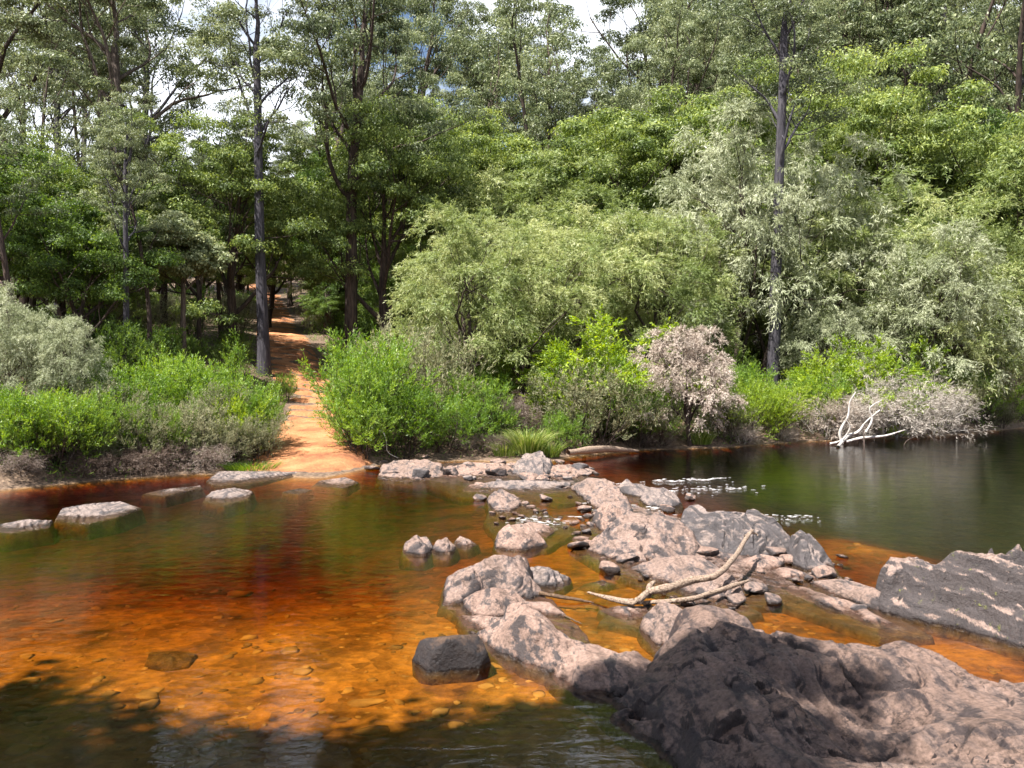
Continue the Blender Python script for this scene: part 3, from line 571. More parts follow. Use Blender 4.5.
rock([(462, 491, 0), (470, 484, .06), (488, 484, .07), (492, 492, 0), (475, 496, 0)], [(478, 488, .05)], M['rockpink'], 'low pink knob at the left tip of the dark wet ledge', 197, 0.6, 50)
rock([(489, 505, 0), (491, 495, .14), (500, 490, .2), (514, 494, .16), (520, 502, .06), (510, 512, 0), (496, 512, 0)], [(503, 498, .16)], M['rock'], 'pink rock heading the small cobble row', 199, 0.9, 60)

def norm_(a): return a / np.linalg.norm(a, axis=1)[:, None]
# closed cobbles
def boulder_mesh(seed, flat=0.6, cuts=None):
    import bmesh
    bm = bmesh.new(); bmesh.ops.create_icosphere(bm, subdivisions=4, radius=1.0)
    v = np.array([q.co[:] for q in bm.verts]); f = np.array([[q.index for q in p.verts] for p in bm.faces]); bm.free()
    rg = np.random.default_rng(seed)
    nrm = rg.normal(size=(11, 3)); nrm /= np.linalg.norm(nrm, axis=1)[:, None]; dd = rg.uniform(.55, .85, 11)
    r = np.ones(len(v))
    if cuts: nrm = norm_(np.array([c[:3] for c in cuts], float)); dd = np.array([c[3] for c in cuts])
    for a, b in zip(nrm, dd):
        c = v @ a; r = np.minimum(r, np.where(c > 0.05, b / np.maximum(c, 0.05), 9))
    v = v * r[:, None]; v = v * (1 + .07 * fbm(v[:, 0] * 2 + seed, v[:, 1] * 2, v[:, 2] * 2, 4, seed))[:, None]
    v[:, 2] *= flat; v[:, 0] *= 1.15
    return mesh_np('cobble', v, f)
COB = [boulder_mesh(s, fl) for s, fl in [(1, .6), (2, .5), (3, .7), (4, .45), (5, .65)]]
rgc = np.random.default_rng(77)
for i, cm in enumerate(COB): cm.materials.append(M[['rock', 'rockpink', 'rockgrey', 'rock', 'rockpink'][i]])
def cobble(px, py, wpx, label, group, sink=0.35, k=None):
    x, y, _ = at(px, py); s = wpx / F * y / 2.3; k = rgc.integers(5) if k is None else k
    o = link('cobble', COB[k]); o.location = (x, y, s * .6 * (.5 - sink)); o.scale = (s, s * rgc.uniform(.8, 1.2), s * rgc.uniform(.8, 1.2))
    o.rotation_euler = (rgc.uniform(-.3, .3), rgc.uniform(-.3, .3), rgc.uniform(0, 6.28)); tag(o, label, 'cobble', group)
for (px, py, wp) in [(500, 512, 12), (508, 507, 12), (524, 505, 14), (531, 508, 12), (516, 514, 10), (502, 518, 11), (512, 520, 12), (523, 517, 11), (493, 514, 9), (545, 514, 8), (536, 512, 9), (497, 524, 9), (548, 520, 7), (527, 523, 9), (540, 519, 8), (556, 524, 8), (560, 518, 7), (565, 528, 6)]:
    cobble(px, py, wp, 'small cobble in the row that dams the shallow run above the pale round rock', 'cobbles in the small row')
cobble(543, 511, 9, 'lone little round cobble right of the small cobble row', None)
cobble(574, 524, 12, 'pale round cobble in the run left of the broad ridge rock', None, .25, 1)
for (px, py, wp) in [(580, 540, 18), (587, 533, 17), (583, 528, 12), (592, 526, 14), (576, 534, 11), (588, 545, 15)]:
    cobble(px, py, wp, 'cobble heaped at the left foot of the broad pink ridge rock', 'cobbles at the foot of the ridge rock')
cobble(617, 531, 26, 'dark smooth oval cobble leaning on the broad pink ridge rock', None, 0, 2)
for _ in range(70):
    px = rgc.uniform(382, 590); py = 470 + rgc.normal() * 6 + 4 * (px > 470)
    cobble(px, max(py, 459), rgc.uniform(6, 19), 'loose stone strewn along the far rock row', 'loose stones on the far rock row', .2)
for (px, py, wp) in [(570, 497, 7), (590, 470, 11), (596, 474, 9), (630, 514, 10), (665, 511, 6), (640, 575, 9), (603, 560, 12)]:
    cobble(px, py, wp, 'stone awash beside the rocks of the crossing', 'stones awash in the crossing')
for (px, py, wp) in [(748, 556, 16), (735, 560, 15), (720, 557, 14), (760, 574, 16), (743, 577, 13), (733, 606, 14), (700, 603, 18), (712, 552, 12), (812, 577, 15), (832, 575, 14), (848, 580, 10)]:
    cobble(px, py, wp, 'stone packed into the gaps round the driftwood branch', 'stones in the gaps by the driftwood')
for _ in range(26):
    px, py = rgc.uniform(780, 850), rgc.uniform(556, 584)
    cobble(px, py, rgc.uniform(5, 13), 'small stone at the right end of the crossing', 'small stones at the right end of the crossing', .1)
bx_, by_, _ = at(453, 664)
o = link('boulder', boulder_mesh(29, .8, [(-.1, .25, 1, .50), (.1, -1, .25, .62), (-1, -.35, .3, .72), (-.6, -.2, .9, .66), (.8, -.7, .1, .78), (1, .2, .4, .74), (.2, 1, .2, .7), (-.7, .8, .2, .75), (.5, -.3, 1, .60), (0, 0, -1, .5)]), M['rockdark']); o.location = (bx_, by_, .06); o.scale = (.40, .38, .56); o.rotation_euler = (.04, .05, .1)
tag(o, 'black wet boulder with brown top standing alone in orange water', 'boulder')
for _ in range(34):
    t = rgc.uniform(); px, py = 575 + 60 * t + rgc.normal() * 8, 500 + 45 * abs(t - .5) + rgc.normal() * 6
    cobble(px, py, rgc.uniform(5, 12), 'pebble at the edge of the run between the pink rocks', 'pebbles beside the run', .15)
for _ in range(30):
    px, py = rgc.uniform(640, 760), rgc.uniform(552, 612)
    cobble(px, py, rgc.uniform(5, 14), 'pebble caught among the rocks under the driftwood', 'pebbles under the driftwood', .1)
for (px, py, wp) in [(600, 546, 32), (578, 548, 22), (628, 562, 28), (608, 572, 26), (702, 578, 32), (724, 592, 30), (756, 592, 28), (688, 606, 22), (772, 602, 26), (702, 556, 34), (748, 550, 36), (776, 556, 32), (822, 578, 28), (846, 587, 24),
                     (600, 499, 22), (584, 511, 18), (530, 481, 26), (498, 476, 26), (452, 476, 26), (420, 478, 24), (392, 476, 22), (562, 476, 22), (612, 524, 26), (668, 512, 20), (690, 500, 16), (580, 470, 20), (372, 470, 16), (790, 562, 26), (735, 603, 26), (858, 612, 22), (480, 500, 18), (545, 500, 16)]:
    cobble(px, py, wp, 'broken rock among the larger rocks of the crossing', 'broken rocks of the crossing', .05)
# submerged flat stone and bed stones
o = rock([(145, 664, -.09), (150, 651, -.07), (178, 649, -.07), (196, 652, -.07), (188, 663, -.08), (165, 668, -.09)], [(170, 657, -.05)], M['rockpink'], 'flat square stone lying under the orange water at left', 211, 0.25, 60, name='sunken_stone', cat='sunken stone')
rock([(570, 590, -.08), (590, 582, -.04), (603, 580, .03), (625, 581, -.04), (640, 583, -.07), (615, 592, -.12), (590, 596, -.14)], [(603, 584, .04)], M['rock'], 'mostly drowned stone left of the driftwood with its tip showing', 213, 0.3, 60, name='sunken_stone', cat='sunken stone')
vs, fs = [], []; cnt = 0
import bmesh
bm = bmesh.new(); bmesh.ops.create_icosphere(bm, subdivisions=2, radius=1.0)
iv = np.array([q.co[:] for q in bm.verts]); ifc = np.array([[q.index for q in p.verts] for p in bm.faces]); bm.free()
rb = np.random.default_rng(5)
for i in range(1900):
    y = rb.uniform(5.0, 20) if i % 3 else rb.uniform(5.0, 13); x = rb.uniform(-.62, .62) * y
    z = tz(x, y) if i < 1 else None
    s = rb.gamma(1.7, .020) + .010
    a = rb.uniform(0, 6.28); r_ = 1 + .22 * rb.normal(size=3)
    q = iv * (1 + .22 * np.clip(rb.normal(size=(len(iv), 1)), -1.3, 1.3)) * np.array([s * r_[0], s * r_[1] * .8, s * .2 * r_[2]])
    ca, sa = math.cos(a), math.sin(a); q = np.stack([q[:, 0] * ca - q[:, 1] * sa + x, q[:, 0] * sa + q[:, 1] * ca + y, q[:, 2]], 1)
    vs.append(q); fs.append(ifc + cnt); cnt += len(q)
V = np.concatenate(vs); cx = V.reshape(-1, len(iv), 3).mean(1); zz = terrain(cx[:, 0], cx[:, 1]); V[:, 2] += np.repeat(zz, len(iv))
me = mesh_np('river_gravel', V, np.concatenate(fs))
m, n, o_ = newmat('river_stone'); nn = N(n, 'ShaderNodeTexNoise', Scale=2.5, Detail=6.0); g = N(n, 'ShaderNodeNewGeometry'); n.links.new(g.outputs['Position'], nn.inputs[0])
rp = ramp(n, [(.35, (.12, .07, .035)), (.5, (.32, .2, .1)), (.65, (.55, .37, .2))]); n.links.new(nn.outputs['Fac'], rp.inputs[0]); p = N(n, 'ShaderNodeBsdfPrincipled', Roughness=.8); n.links.new(rp.outputs[0], p.inputs['Base Color']); n.links.new(p.outputs[0], o_.inputs['Surface'])
tag(link('river_gravel', me, m), 'brown and orange stones covering the river bed', 'gravel', kind='stuff')

# ------------------------------------------------------------------ tubes
class Tubes:
    def __init__(s): s.v = []; s.f = []; s.n = 0
    def add(s, P, rad, k=None):
        P = np.asarray(P, float); rad = np.asarray(rad, float); n = len(P)
        if k is None: k = 9 if rad[0] > .15 else (6 if rad[0] > .05 else 4 if rad[0] > .015 else 3)
        T = np.gradient(P, axis=0); T /= np.linalg.norm(T, axis=1)[:, None] + 1e-9
        ref = np.array([1.0, 0, 0]) if abs(T[0, 0]) < .8 else np.array([0, 1.0, 0])
        A = np.cross(T, ref); A /= np.linalg.norm(A, axis=1)[:, None] + 1e-9; B = np.cross(T, A)
        th = np.arange(k) / k * 2 * np.pi
        ringp = P[:, None] + (A[:, None] * np.cos(th)[None, :, None] + B[:, None] * np.sin(th)[None, :, None]) * rad[:, None, None]
        i = np.arange(n - 1)[:, None] * k + np.arange(k)[None]; j = np.arange(n - 1)[:, None] * k + (np.arange(k)[None] + 1) % k
        s.v.append(ringp.reshape(-1, 3)); s.f.append(np.stack([i, j, j + k, i + k], -1).reshape(-1, 4) + s.n); s.n += n * k
    def mesh(s, name): return mesh_np(name, np.concatenate(s.v), np.concatenate(s.f))
def quads(pos, ax_, L_, W_, rg, rnd, flat=None, nrm=None, nb=1.2):
    """leaf-shaped quads: base, side, tip, side"""
    n = len(pos); r = rg.normal(size=(n, 3))
    if flat is not None: r = r * (1 - flat) + np.array([0, 0, 1.0]) * flat; 
    if nrm is not None: r = r * .6 + nrm * nb
    side = np.cross(ax_, r); side /= np.linalg.norm(side, axis=1)[:, None] + 1e-9
    L_ = np.asarray(L_).reshape(-1, 1); W_ = np.asarray(W_).reshape(-1, 1)
    mid = pos + ax_ * L_ * .42
    V = np.stack([pos, mid + side * W_ * .5, pos + ax_ * L_, mid - side * W_ * .5], 1).reshape(-1, 3)
    return V, np.arange(4 * n).reshape(n, 4), rnd
def norm(a): return a / (np.linalg.norm(a, axis=-1, keepdims=True) + 1e-9)

def sprays(tips, dirs, rg, K, l, spread, g, nl, L_, W_, leafg=0.5, out=0.0, centre=None, leafspread=.9, dome=None, nb=.9):
    """twigs from each tip, bending with gravity g, leaves along them"""
    if dome:
        # cushions of leaves: each tip carries a flattened upper shell
        rc, fl, per = dome; n = len(tips); cl = np.repeat(rg.uniform(0, 1, n), per); m_ = n * per
        u = norm(rg.normal(size=(m_, 3))); u[:, 2] = np.where(u[:, 2] < -.15, -u[:, 2] * .8, u[:, 2]); u = norm(u)
        R_ = np.repeat(rc * rg.uniform(.65, 1.3, n), per); lump = 1 + .35 * vnoise(u[:, 0] * 2.2 + cl * 40, u[:, 1] * 2.2, u[:, 2] * 2.2, 3)
        rr = rg.uniform(0, 1, m_) ** .35 * lump
        P = np.repeat(tips, per, 0) + u * (R_ * rr)[:, None] * np.array([1, 1, fl])
        up_ = norm(u * np.array([1, 1, 1 / fl ** .5])); ax_ = norm(np.cross(up_, rg.normal(size=(m_, 3))) + .35 * rg.normal(size=(m_, 3)) + np.array([0, 0, -leafg]))
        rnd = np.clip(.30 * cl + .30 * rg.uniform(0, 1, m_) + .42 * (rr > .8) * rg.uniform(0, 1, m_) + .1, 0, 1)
        return quads(P, ax_, L_ * rg.uniform(.6, 1.25, m_), W_ * rg.uniform(.7, 1.3, m_), rg, rnd, nrm=up_, nb=nb)
    T = np.repeat(tips, K, 0); Dr = np.repeat(dirs, K, 0); n = len(T)
    d = norm(Dr + spread * rg.normal(size=(n, 3)))
    if centre is not None: d = norm(d + out * norm(T - centre))
    ll = l * rg.uniform(.5, 1.3, n)
    cl = np.repeat(np.repeat(rg.uniform(0, 1, len(tips)), K), nl)
    t = rg.uniform(0.05, 1, (n, nl)) ** .75
    P = T[:, None] + d[:, None] * (t * ll[:, None])[..., None]
    P[..., 2] -= g * ll[:, None] * t ** 2
    tang = d[:, None] + 0 * P; tang[..., 2] -= 2 * g * t
    P = P.reshape(-1, 3); tang = norm(tang.reshape(-1, 3)); m_ = len(P)
    ax_ = norm(tang + leafspread * rg.normal(size=(m_, 3)) * .6 + np.array([0, 0, -leafg]))
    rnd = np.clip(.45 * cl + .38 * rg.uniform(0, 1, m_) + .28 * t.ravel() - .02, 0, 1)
    return quads(P, ax_, L_ * rg.uniform(.6, 1.25, m_), W_ * rg.uniform(.7, 1.3, m_), rg, rnd, nrm=norm(P - np.repeat(np.repeat(tips, K, 0), nl, 0) + np.array([0, 0, .25])), nb=nb)

def grow(cfg, seed):
    rg = np.random.default_rng(seed); tb = Tubes(); tips = []; dirs = []
    levels = cfg['levels']
    def br(p, d, Ln, r0, lev):
        c = levels[lev]; ns = c.get('seg', 7); P = [p]; Dn = d
        for i in range(ns):
            Dn = norm(Dn + c['wig'] * rg.normal(size=3) + np.array([0, 0, c['up'] / ns])); P.append(P[-1] + Dn * Ln / ns)
        P = np.array(P); tt_ = np.linspace(0, 1, ns + 1); r1 = r0 * c.get('taper', .45); rad = r0 + (r1 - r0) * tt_
        if lev == 0: rad = rad * (1 + .35 * np.exp(-tt_ * 14))
        tb.add(P, rad)
        last = lev == len(levels) - 1
        if last:
            for q in c.get('tips', [1.0]):
                k = q * ns; i = min(int(k), ns - 1); tips.append(P[i] + (P[i + 1] - P[i]) * (k - i)); dirs.append(norm(P[i + 1] - P[i]))
            return
        nc = levels[lev + 1]; k0 = nc['n'] + int(rg.integers(-1, 2)) if nc['n'] > 3 else nc['n']
        ph = rg.uniform(0, 6.28)
        for j in range(k0):
            t = nc['t0'] + (1 - nc['t0']) * ((j + rg.uniform(.2, .8)) / k0); k = t * ns; i = min(int(k), ns - 1)
            q = P[i] + (P[i + 1] - P[i]) * (k - i); D0 = norm(P[i + 1] - P[i])
            a = ph + j * 2.4 + rg.uniform(-.4, .4); ref = np.array([math.cos(a), math.sin(a), 0.0]); ref = norm(ref - D0 * (ref @ D0))
            an = R(nc['ang'] * rg.uniform(.75, 1.25)); D1 = norm(D0 * math.cos(an) + ref * math.sin(an))
            lt = nc.get('shape', lambda t: 1)(t)
            br(q, D1, nc['len'] * rg.uniform(.7, 1.25) * lt, (r0 + (r1 - r0) * t) * nc.get('rr', .5), lev + 1)
        if c.get('cont', True):     # continue the leader
            br(P[-1], Dn, nc['len'] * .8, r1 * .8, lev + 1)
    for s_ in range(cfg.get('stems', 1)):
        a = rg.uniform(0, 6.28); ln = cfg.get('lean', .03)
        if cfg.get('stems', 1) > 1: a = s_ * 6.28 / cfg['stems'] + rg.uniform(-.5, .5)
        d = norm(np.array([math.cos(a) * ln, math.sin(a) * ln, 1.0])) 
        br(np.array([math.cos(a), math.sin(a), 0.0]) * cfg.get('base', 0) + np.array([0, 0, -.3]), d, levels[0]['len'] * rg.uniform(.85, 1.1), levels[0]['r'], 0)
    return tb, np.array(tips), np.array(dirs), rg

class Proto: pass
PR = {}
def proto(name, cfg, seed, leaf, woodmat, leafmat, root, wood='trunk', crown='crown'):
    tb, tips, dirs, rg = grow(cfg, seed)
    parts = []
    kw = dict(leaf); ctr = tips.mean(0) - np.array([0, 0, kw.pop('cdrop', 1.0)])
    outw = kw.pop('out', 0.0)
    V, f_, rn = sprays(tips, dirs, rg, out=outw, centre=ctr, **kw)
    p = Proto(); p.wood = tb.mesh(wood); p.wood.materials.append(woodmat)
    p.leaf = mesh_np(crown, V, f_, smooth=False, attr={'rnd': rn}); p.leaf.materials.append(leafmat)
    p.h = float(np.percentile(V[:, 2], 99.5)); p.w = float(np.percentile(np.abs(V[:, :2]), 97)) * 2
    p.names = (root, wood, crown); p.nl = len(f_)
    PR.setdefault(name, []).append(p); return p

def variant(name, new, leafmat=None, woodmat=None):
    """same shapes, other foliage colour"""
    for p in PR[name]:
        q = Proto(); q.__dict__.update(p.__dict__)
        if leafmat: q.leaf = p.leaf.copy(); q.leaf.materials.clear(); q.leaf.materials.append(leafmat)
        if woodmat: q.wood = p.wood.copy(); q.wood.materials.clear(); q.wood.materials.append(woodmat)
        PR.setdefault(new, []).append(q)
# --- tall gum: bare trunk, ascending limbs, open clumps
for sd in (1, 2, 3, 4):
    proto('gum', dict(lean=.04, levels=[dict(len=17, r=.42, wig=.035, up=.1, seg=12, taper=.5),
        dict(n=8, t0=.52, len=6.0, ang=42, wig=.12, up=.35, rr=.5, seg=8), dict(n=4, t0=.35, len=3.0, ang=46, wig=.15, up=.25, rr=.5, seg=5), dict(n=2, t0=.4, len=1.5, ang=48, wig=.16, up=.2, rr=.5, seg=3, tips=[1.0])]),
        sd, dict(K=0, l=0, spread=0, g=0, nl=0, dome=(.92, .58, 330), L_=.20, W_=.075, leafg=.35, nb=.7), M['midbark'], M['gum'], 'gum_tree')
variant('gum', 'greygum', woodmat=M['greybark']); variant('gum', 'darkgum', woodmat=M['darkbark'])
# --- straight towering gum, limbs only high up
for sd in (81, 82):
    proto('tower', dict(lean=.01, levels=[dict(len=22, r=.36, wig=.010, up=.05, seg=14, taper=.55),
        dict(n=8, t0=.60, len=4.2, ang=38, wig=.12, up=.4, rr=.42, seg=8), dict(n=3, t0=.35, len=2.2, ang=46, wig=.15, up=.25, rr=.5, seg=5), dict(n=2, t0=.4, len=1.2, ang=48, wig=.16, up=.2, rr=.5, seg=3, tips=[1.0])]),
        sd, dict(K=0, l=0, spread=0, g=0, nl=0, dome=(.75, .6, 200), L_=.20, W_=.07, leafg=.35, nb=.7), M['greybark'], M['gum'], 'gum_tree')
variant('tower', 'darktower', woodmat=M['darkbark'])
# --- slender sparse gum
for sd in (5, 6):
    proto('slim', dict(lean=.05, levels=[dict(len=13, r=.20, wig=.05, up=.1, seg=12, taper=.4),
        dict(n=8, t0=.45, len=3.4, ang=38, wig=.14, up=.4, rr=.45, seg=7), dict(n=3, t0=.3, len=1.7, ang=42, wig=.16, up=.2, rr=.5, seg=4, tips=[.5, 1.0])]),
        sd, dict(K=0, l=0, spread=0, g=0, nl=0, dome=(.62, .65, 110), L_=.18, W_=.065, leafg=.35, nb=.7), M['darkbark'], M['gum'], 'slender_gum_tree')
# --- bushy broadleaf tree, clumpy domes
for sd in (11, 12, 13):
    proto('bushy', dict(lean=.12, levels=[dict(len=3.4, r=.20, wig=.08, up=.1, seg=6, taper=.65),
        dict(n=6, t0=.35, len=3.2, ang=44, wig=.12, up=.45, rr=.55, seg=6), dict(n=4, t0=.4, len=1.9, ang=52, wig=.14, up=.3, rr=.5, seg=4), dict(n=2, t0=.4, len=1.0, ang=52, wig=.14, up=.3, rr=.5, seg=3, tips=[1.0])]),
        sd, dict(K=0, l=0, spread=0, g=0, nl=0, dome=(.70, .66, 480), L_=.135, W_=.055, leafg=.12, nb=.9), M['darkbark'], M['bushy'], 'bushy_tree')
proto('shade', dict(lean=.03, levels=[dict(len=11.5, r=.28, wig=.03, up=.1, seg=8, taper=.6),
        dict(n=8, t0=.72, len=3.0, ang=58, wig=.12, up=.3, rr=.5, seg=6), dict(n=5, t0=.3, len=1.5, ang=50, wig=.14, up=.2, rr=.5, seg=4), dict(n=3, t0=.35, len=.8, ang=48, wig=.14, up=.2, rr=.5, seg=3, tips=[1.0])]),
        71, dict(K=0, l=0, spread=0, g=0, nl=0, dome=(.8, .7, 110), L_=.28, W_=.16, leafg=.3, nb=.7), M['midbark'], M['gum'], 'gum_tree')
for sd in (14, 15):
    proto('bigbushy', dict(lean=.10, levels=[dict(len=5.2, r=.30, wig=.07, up=.1, seg=7, taper=.65),
        dict(n=7, t0=.35, len=4.8, ang=44, wig=.12, up=.45, rr=.55, seg=6), dict(n=5, t0=.35, len=2.7, ang=52, wig=.14, up=.3, rr=.5, seg=4), dict(n=3, t0=.4, len=1.4, ang=52, wig=.14, up=.3, rr=.5, seg=3, tips=[1.0])]),
        sd, dict(K=0, l=0, spread=0, g=0, nl=0, dome=(.85, .62, 520), L_=.15, W_=.06, leafg=.12, nb=.9), M['darkbark'], M['bushy'], 'bushy_tree')
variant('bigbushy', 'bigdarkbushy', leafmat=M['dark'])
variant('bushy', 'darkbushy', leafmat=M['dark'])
# --- willow-leaved weeping tree
for sd in (21, 22, 23):
    proto('willow', dict(stems=2, base=.25, lean=.25, levels=[dict(len=3.8, r=.15, wig=.09, up=.1, seg=6, taper=.65),
        dict(n=6, t0=.3, len=3.0, ang=42, wig=.14, up=.25, rr=.55, seg=6), dict(n=4, t0=.35, len=1.8, ang=52, wig=.16, up=.15, rr=.5, seg=4), dict(n=2, t0=.4, len=.95, ang=52, wig=.16, up=.1, rr=.5, seg=3, tips=[1.0])]),
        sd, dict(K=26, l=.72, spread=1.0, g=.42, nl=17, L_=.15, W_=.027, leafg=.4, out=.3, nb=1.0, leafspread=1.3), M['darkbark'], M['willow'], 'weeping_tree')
variant('willow', 'deadwillow', leafmat=M['twig'], woodmat=M['darkbark']); variant('willow', 'palewillow', leafmat=M['pale']); variant('willow', 'darkwillow', leafmat=M['dark'])
# --- bank shrubs
for sd in (31, 32, 33):
    proto('shrub', dict(stems=7, base=.12, lean=.42, levels=[dict(len=1.3, r=.025, wig=.1, up=.35, seg=5, taper=.5),
        dict(n=6, t0=.15, len=.75, ang=36, wig=.14, up=.4, rr=.6, seg=4), dict(n=3, t0=.2, len=.38, ang=36, wig=.12, up=.3, rr=.6, seg=3, tips=[.5, 1.0])]),
        sd, dict(K=4, l=.26, spread=.45, g=-.12, nl=11, L_=.075, W_=.017, leafg=-.1, out=.15), M['darkbark'], M['shrub'], 'shrub', 'stem', 'foliage')
variant('shrub', 'dullshrub', leafmat=M['dull']); variant('shrub', 'limeshrub', leafmat=M['lime']); variant('shrub', 'darkshrub', leafmat=M['dark']); variant('shrub', 'paleshrub', leafmat=M['pale'])
# --- layered lime understorey
for sd in (41, 42):
    proto('layered', dict(stems=3, base=.15, lean=.4, levels=[dict(len=2.0, r=.04, wig=.1, up=.2, seg=5, taper=.5),
        dict(n=7, t0=.2, len=1.25, ang=62, wig=.12, up=.15, rr=.5, seg=5), dict(n=4, t0=.2, len=.6, ang=42, wig=.12, up=.0, rr=.5, seg=3, tips=[.5, 1.0])]),
        sd, dict(K=6, l=.4, spread=.5, g=.12, nl=13, L_=.11, W_=.035, leafg=.1, out=.2), M['darkbark'], M['lime'], 'lime_shrub', 'stem', 'foliage')
# --- dead twiggy bush
for sd in (51, 52, 53):
    proto('dead', dict(stems=5, base=.12, lean=.5, levels=[dict(len=1.2, r=.03, wig=.12, up=.25, seg=5, taper=.5),
        dict(n=7, t0=.15, len=.8, ang=42, wig=.16, up=.2, rr=.55, seg=4), dict(n=4, t0=.2, len=.42, ang=42, wig=.18, up=.0, rr=.6, seg=3, tips=[.5, 1.0])]),
        sd, dict(K=6, l=.30, spread=.9, g=.12, nl=10, L_=.10, W_=.008, leafg=.1, out=.15), M['whitebark'], M['twig'], 'dead_bush', 'stem', 'twigs')
variant('dead', 'greydead', leafmat=M['greytwig']); variant('dead', 'browndead', leafmat=M['browntwig'], woodmat=M['midbark'])
# --- conifer-like sapling
for sd in (61,):
    proto('sapling', dict(lean=.03, levels=[dict(len=2.4, r=.03, wig=.03, up=.1, seg=8, taper=.2),
        dict(n=26, t0=.08, len=.62, ang=50, wig=.08, up=.3, rr=.5, seg=3, shape=lambda t: 1.15 - t * .85, tips=[.35, .65, 1.0])]),
        sd, dict(K=4, l=.28, spread=.4, g=-.1, nl=12, L_=.075, W_=.015, leafg=0), M['darkbark'], M['shrub'], 'sapling', 'stem', 'foliage')

ri = random.Random(4)
def put(kind, px, d, top=None, label=None, cat='tree', group=None, s=None, wide=1.0, k=None, tilt=(0, 0), rz=None, dz=0, xy=None):
    P = PR[kind]; p = P[ri.randrange(len(P)) if k is None else k % len(P)]
    x, y = atd(px, d) if xy is None else xy
    z = tz(x, y) + dz
    if s is None: s = max(0.2, (zpix(top, y) - z)) / p.h
    if kind in ('bushy', 'darkbushy') and s > 1.3:
        P = PR['big' + kind]; p2 = P[(k or ri.randrange(9)) % len(P)]; s = s * p.h / p2.h; p = p2
    root = empty(p.names[0], (x, y, z), ri.uniform(0, 6.28) if rz is None else rz)
    root.scale = (s * wide, s * wide, s); root.rotation_euler[0] = tilt[0]; root.rotation_euler[1] = tilt[1]
    link(p.names[1], p.wood, parent=root); link(p.names[2], p.leaf, parent=root)
    tag(root, label, cat, group); return root

# --- tall trees one can tell apart
put('tower', 264, 46, -60, 'tall straight grey-barked gum standing at the left edge of the path', 'gum tree', k=0, wide=1.0)
put('darkgum', 352, 51, -90, 'thick dark-barked gum leaning slightly, right beside the upper path', 'gum tree', k=1, wide=.85, tilt=(0, -.05))
put('darkgum', 393, 62, 20, 'dark gum half hidden behind the round clumpy tree', 'gum tree', k=2, wide=.7)
put('tower', 772, 46, -70, 'tall grey gum rising through the silvery weeping tree', 'gum tree', k=1, wide=1.1)
put('gum', 100, 46, -120, 'broad spreading gum with big limbs reaching over the left bank', 'gum tree', k=3, wide=1.05)
put('greygum', 139, 62, -110, 'upright gum seen against bright cloud left of the sky gap', 'gum tree', k=1, wide=.6)
put('slim', 150, 38, 105, 'slender dark pole-like tree in the left forest edge', 'tree', k=0, wide=.9)
put('darkgum', 25, 52, -120, 'dark gum at the far left with boughs leaving the photo', 'gum tree', k=0, wide=1.2)
put('darkgum', 413, 82, -60, 'dark forked gum standing against the sky above the middle', 'gum tree', k=3, wide=.8)
put('slim', 222, 54, 95, 'thin open-crowned gum below the sky gap', 'tree', k=1, wide=.8)
put('slim', 330, 66, -30, 'thin pale-stemmed gum behind the thick dark gum', 'tree', k=0, wide=1.2)
# --- weeping trees in front on the right
W = [('willow', 468, 37, 212, .95, 'large pale green weeping tree right of the path'), ('willow', 520, 40, 232, 1.1, 'weeping tree second from the path, behind the sedge tuft'),
     ('willow', 590, 44, 205, 1.15, 'tall weeping tree above the lime shrub'), ('willow', 655, 44, 214, 1.1, 'weeping tree behind the pink dead bush'),
     ('palewillow', 748, 50, 118, .85, 'silvery grey weeping tree around the tall grey trunk'), ('willow', 860, 50, 190, 1.1, 'pale drooping tree right of the tall grey trunk'),
     ('palewillow', 908, 47, 232, .95, 'silvery weeping tree above the lime shrub at right'), ('willow', 915, 60, 130, 1.2, 'high rounded pale green tree on the right slope'),
     ('palewillow', 838, 46, 300, .9, 'small silver-leaved tree low in front of the right forest'), ('willow', 1000, 52, 235, .9, 'open weeping tree with dark curved stems at the right edge'),
     ('willow', 700, 56, 205, 1.1, 'green weeping tree in the gap left of the silvery tree'), ('willow', 505, 54, 165, 1.1, 'soft green weeping tree midway up the slope'),
     ('willow', 800, 52, 250, .9, 'weeping tree tucked right behind the tall grey trunk'), ('willow', 960, 66, 170, 1.1, 'weeping tree high on the right slope')]
for i, (k_, px, d, top, wd, lab) in enumerate(W): put(k_, px, d, top, lab, 'tree', wide=wd, k=i)
# --- bushy trees
B = [('bushy', 390, 52, 96, .75, 'round clumpy dark green tree above the first weeping tree'), ('bushy', 480, 62, 132, 1.1, 'broad bushy tree left of the big dense crown'),
     ('bushy', 610, 60, 104, 1.05, 'big dense dark-centred bushy crown in the middle'), ('bushy', 672, 62, 112, 1.0, 'bright bushy crown right of the big dense one'),
     ('bushy', 550, 60, 150, 1.0, 'low bushy tree below the big dense crown'), ('bushy', 728, 66, 112, .9, 'bushy tree between the bright crown and tall grey gum'),
     ('bushy', 850, 66, 92, .9, 'bright green bushy tree right of the tall grey gum'), ('bushy', 905, 70, 118, .9, 'bushy tree on the right skyline slope'),
     ('bushy', 1012, 62, 140, .9, 'bushy tree at the right edge above the open weeping tree'), ('bushy', 955, 62, 140, .9, 'bushy tree left of the one at the right edge'),
     ('bushy', 235, 50, 140, .9, 'clumpy sunlit tree left of the straight grey trunk'), ('bushy', 60, 44, 150, 1.0, 'bushy tree deep in the left forest'),
     ('bushy', 440, 70, 100, 1.0, 'bushy tree right of the round clumpy tree')]
for i, (k_, px, d, top, wd, lab) in enumerate(B): put(k_, px, d, top, lab, 'tree', wide=wd, k=i)
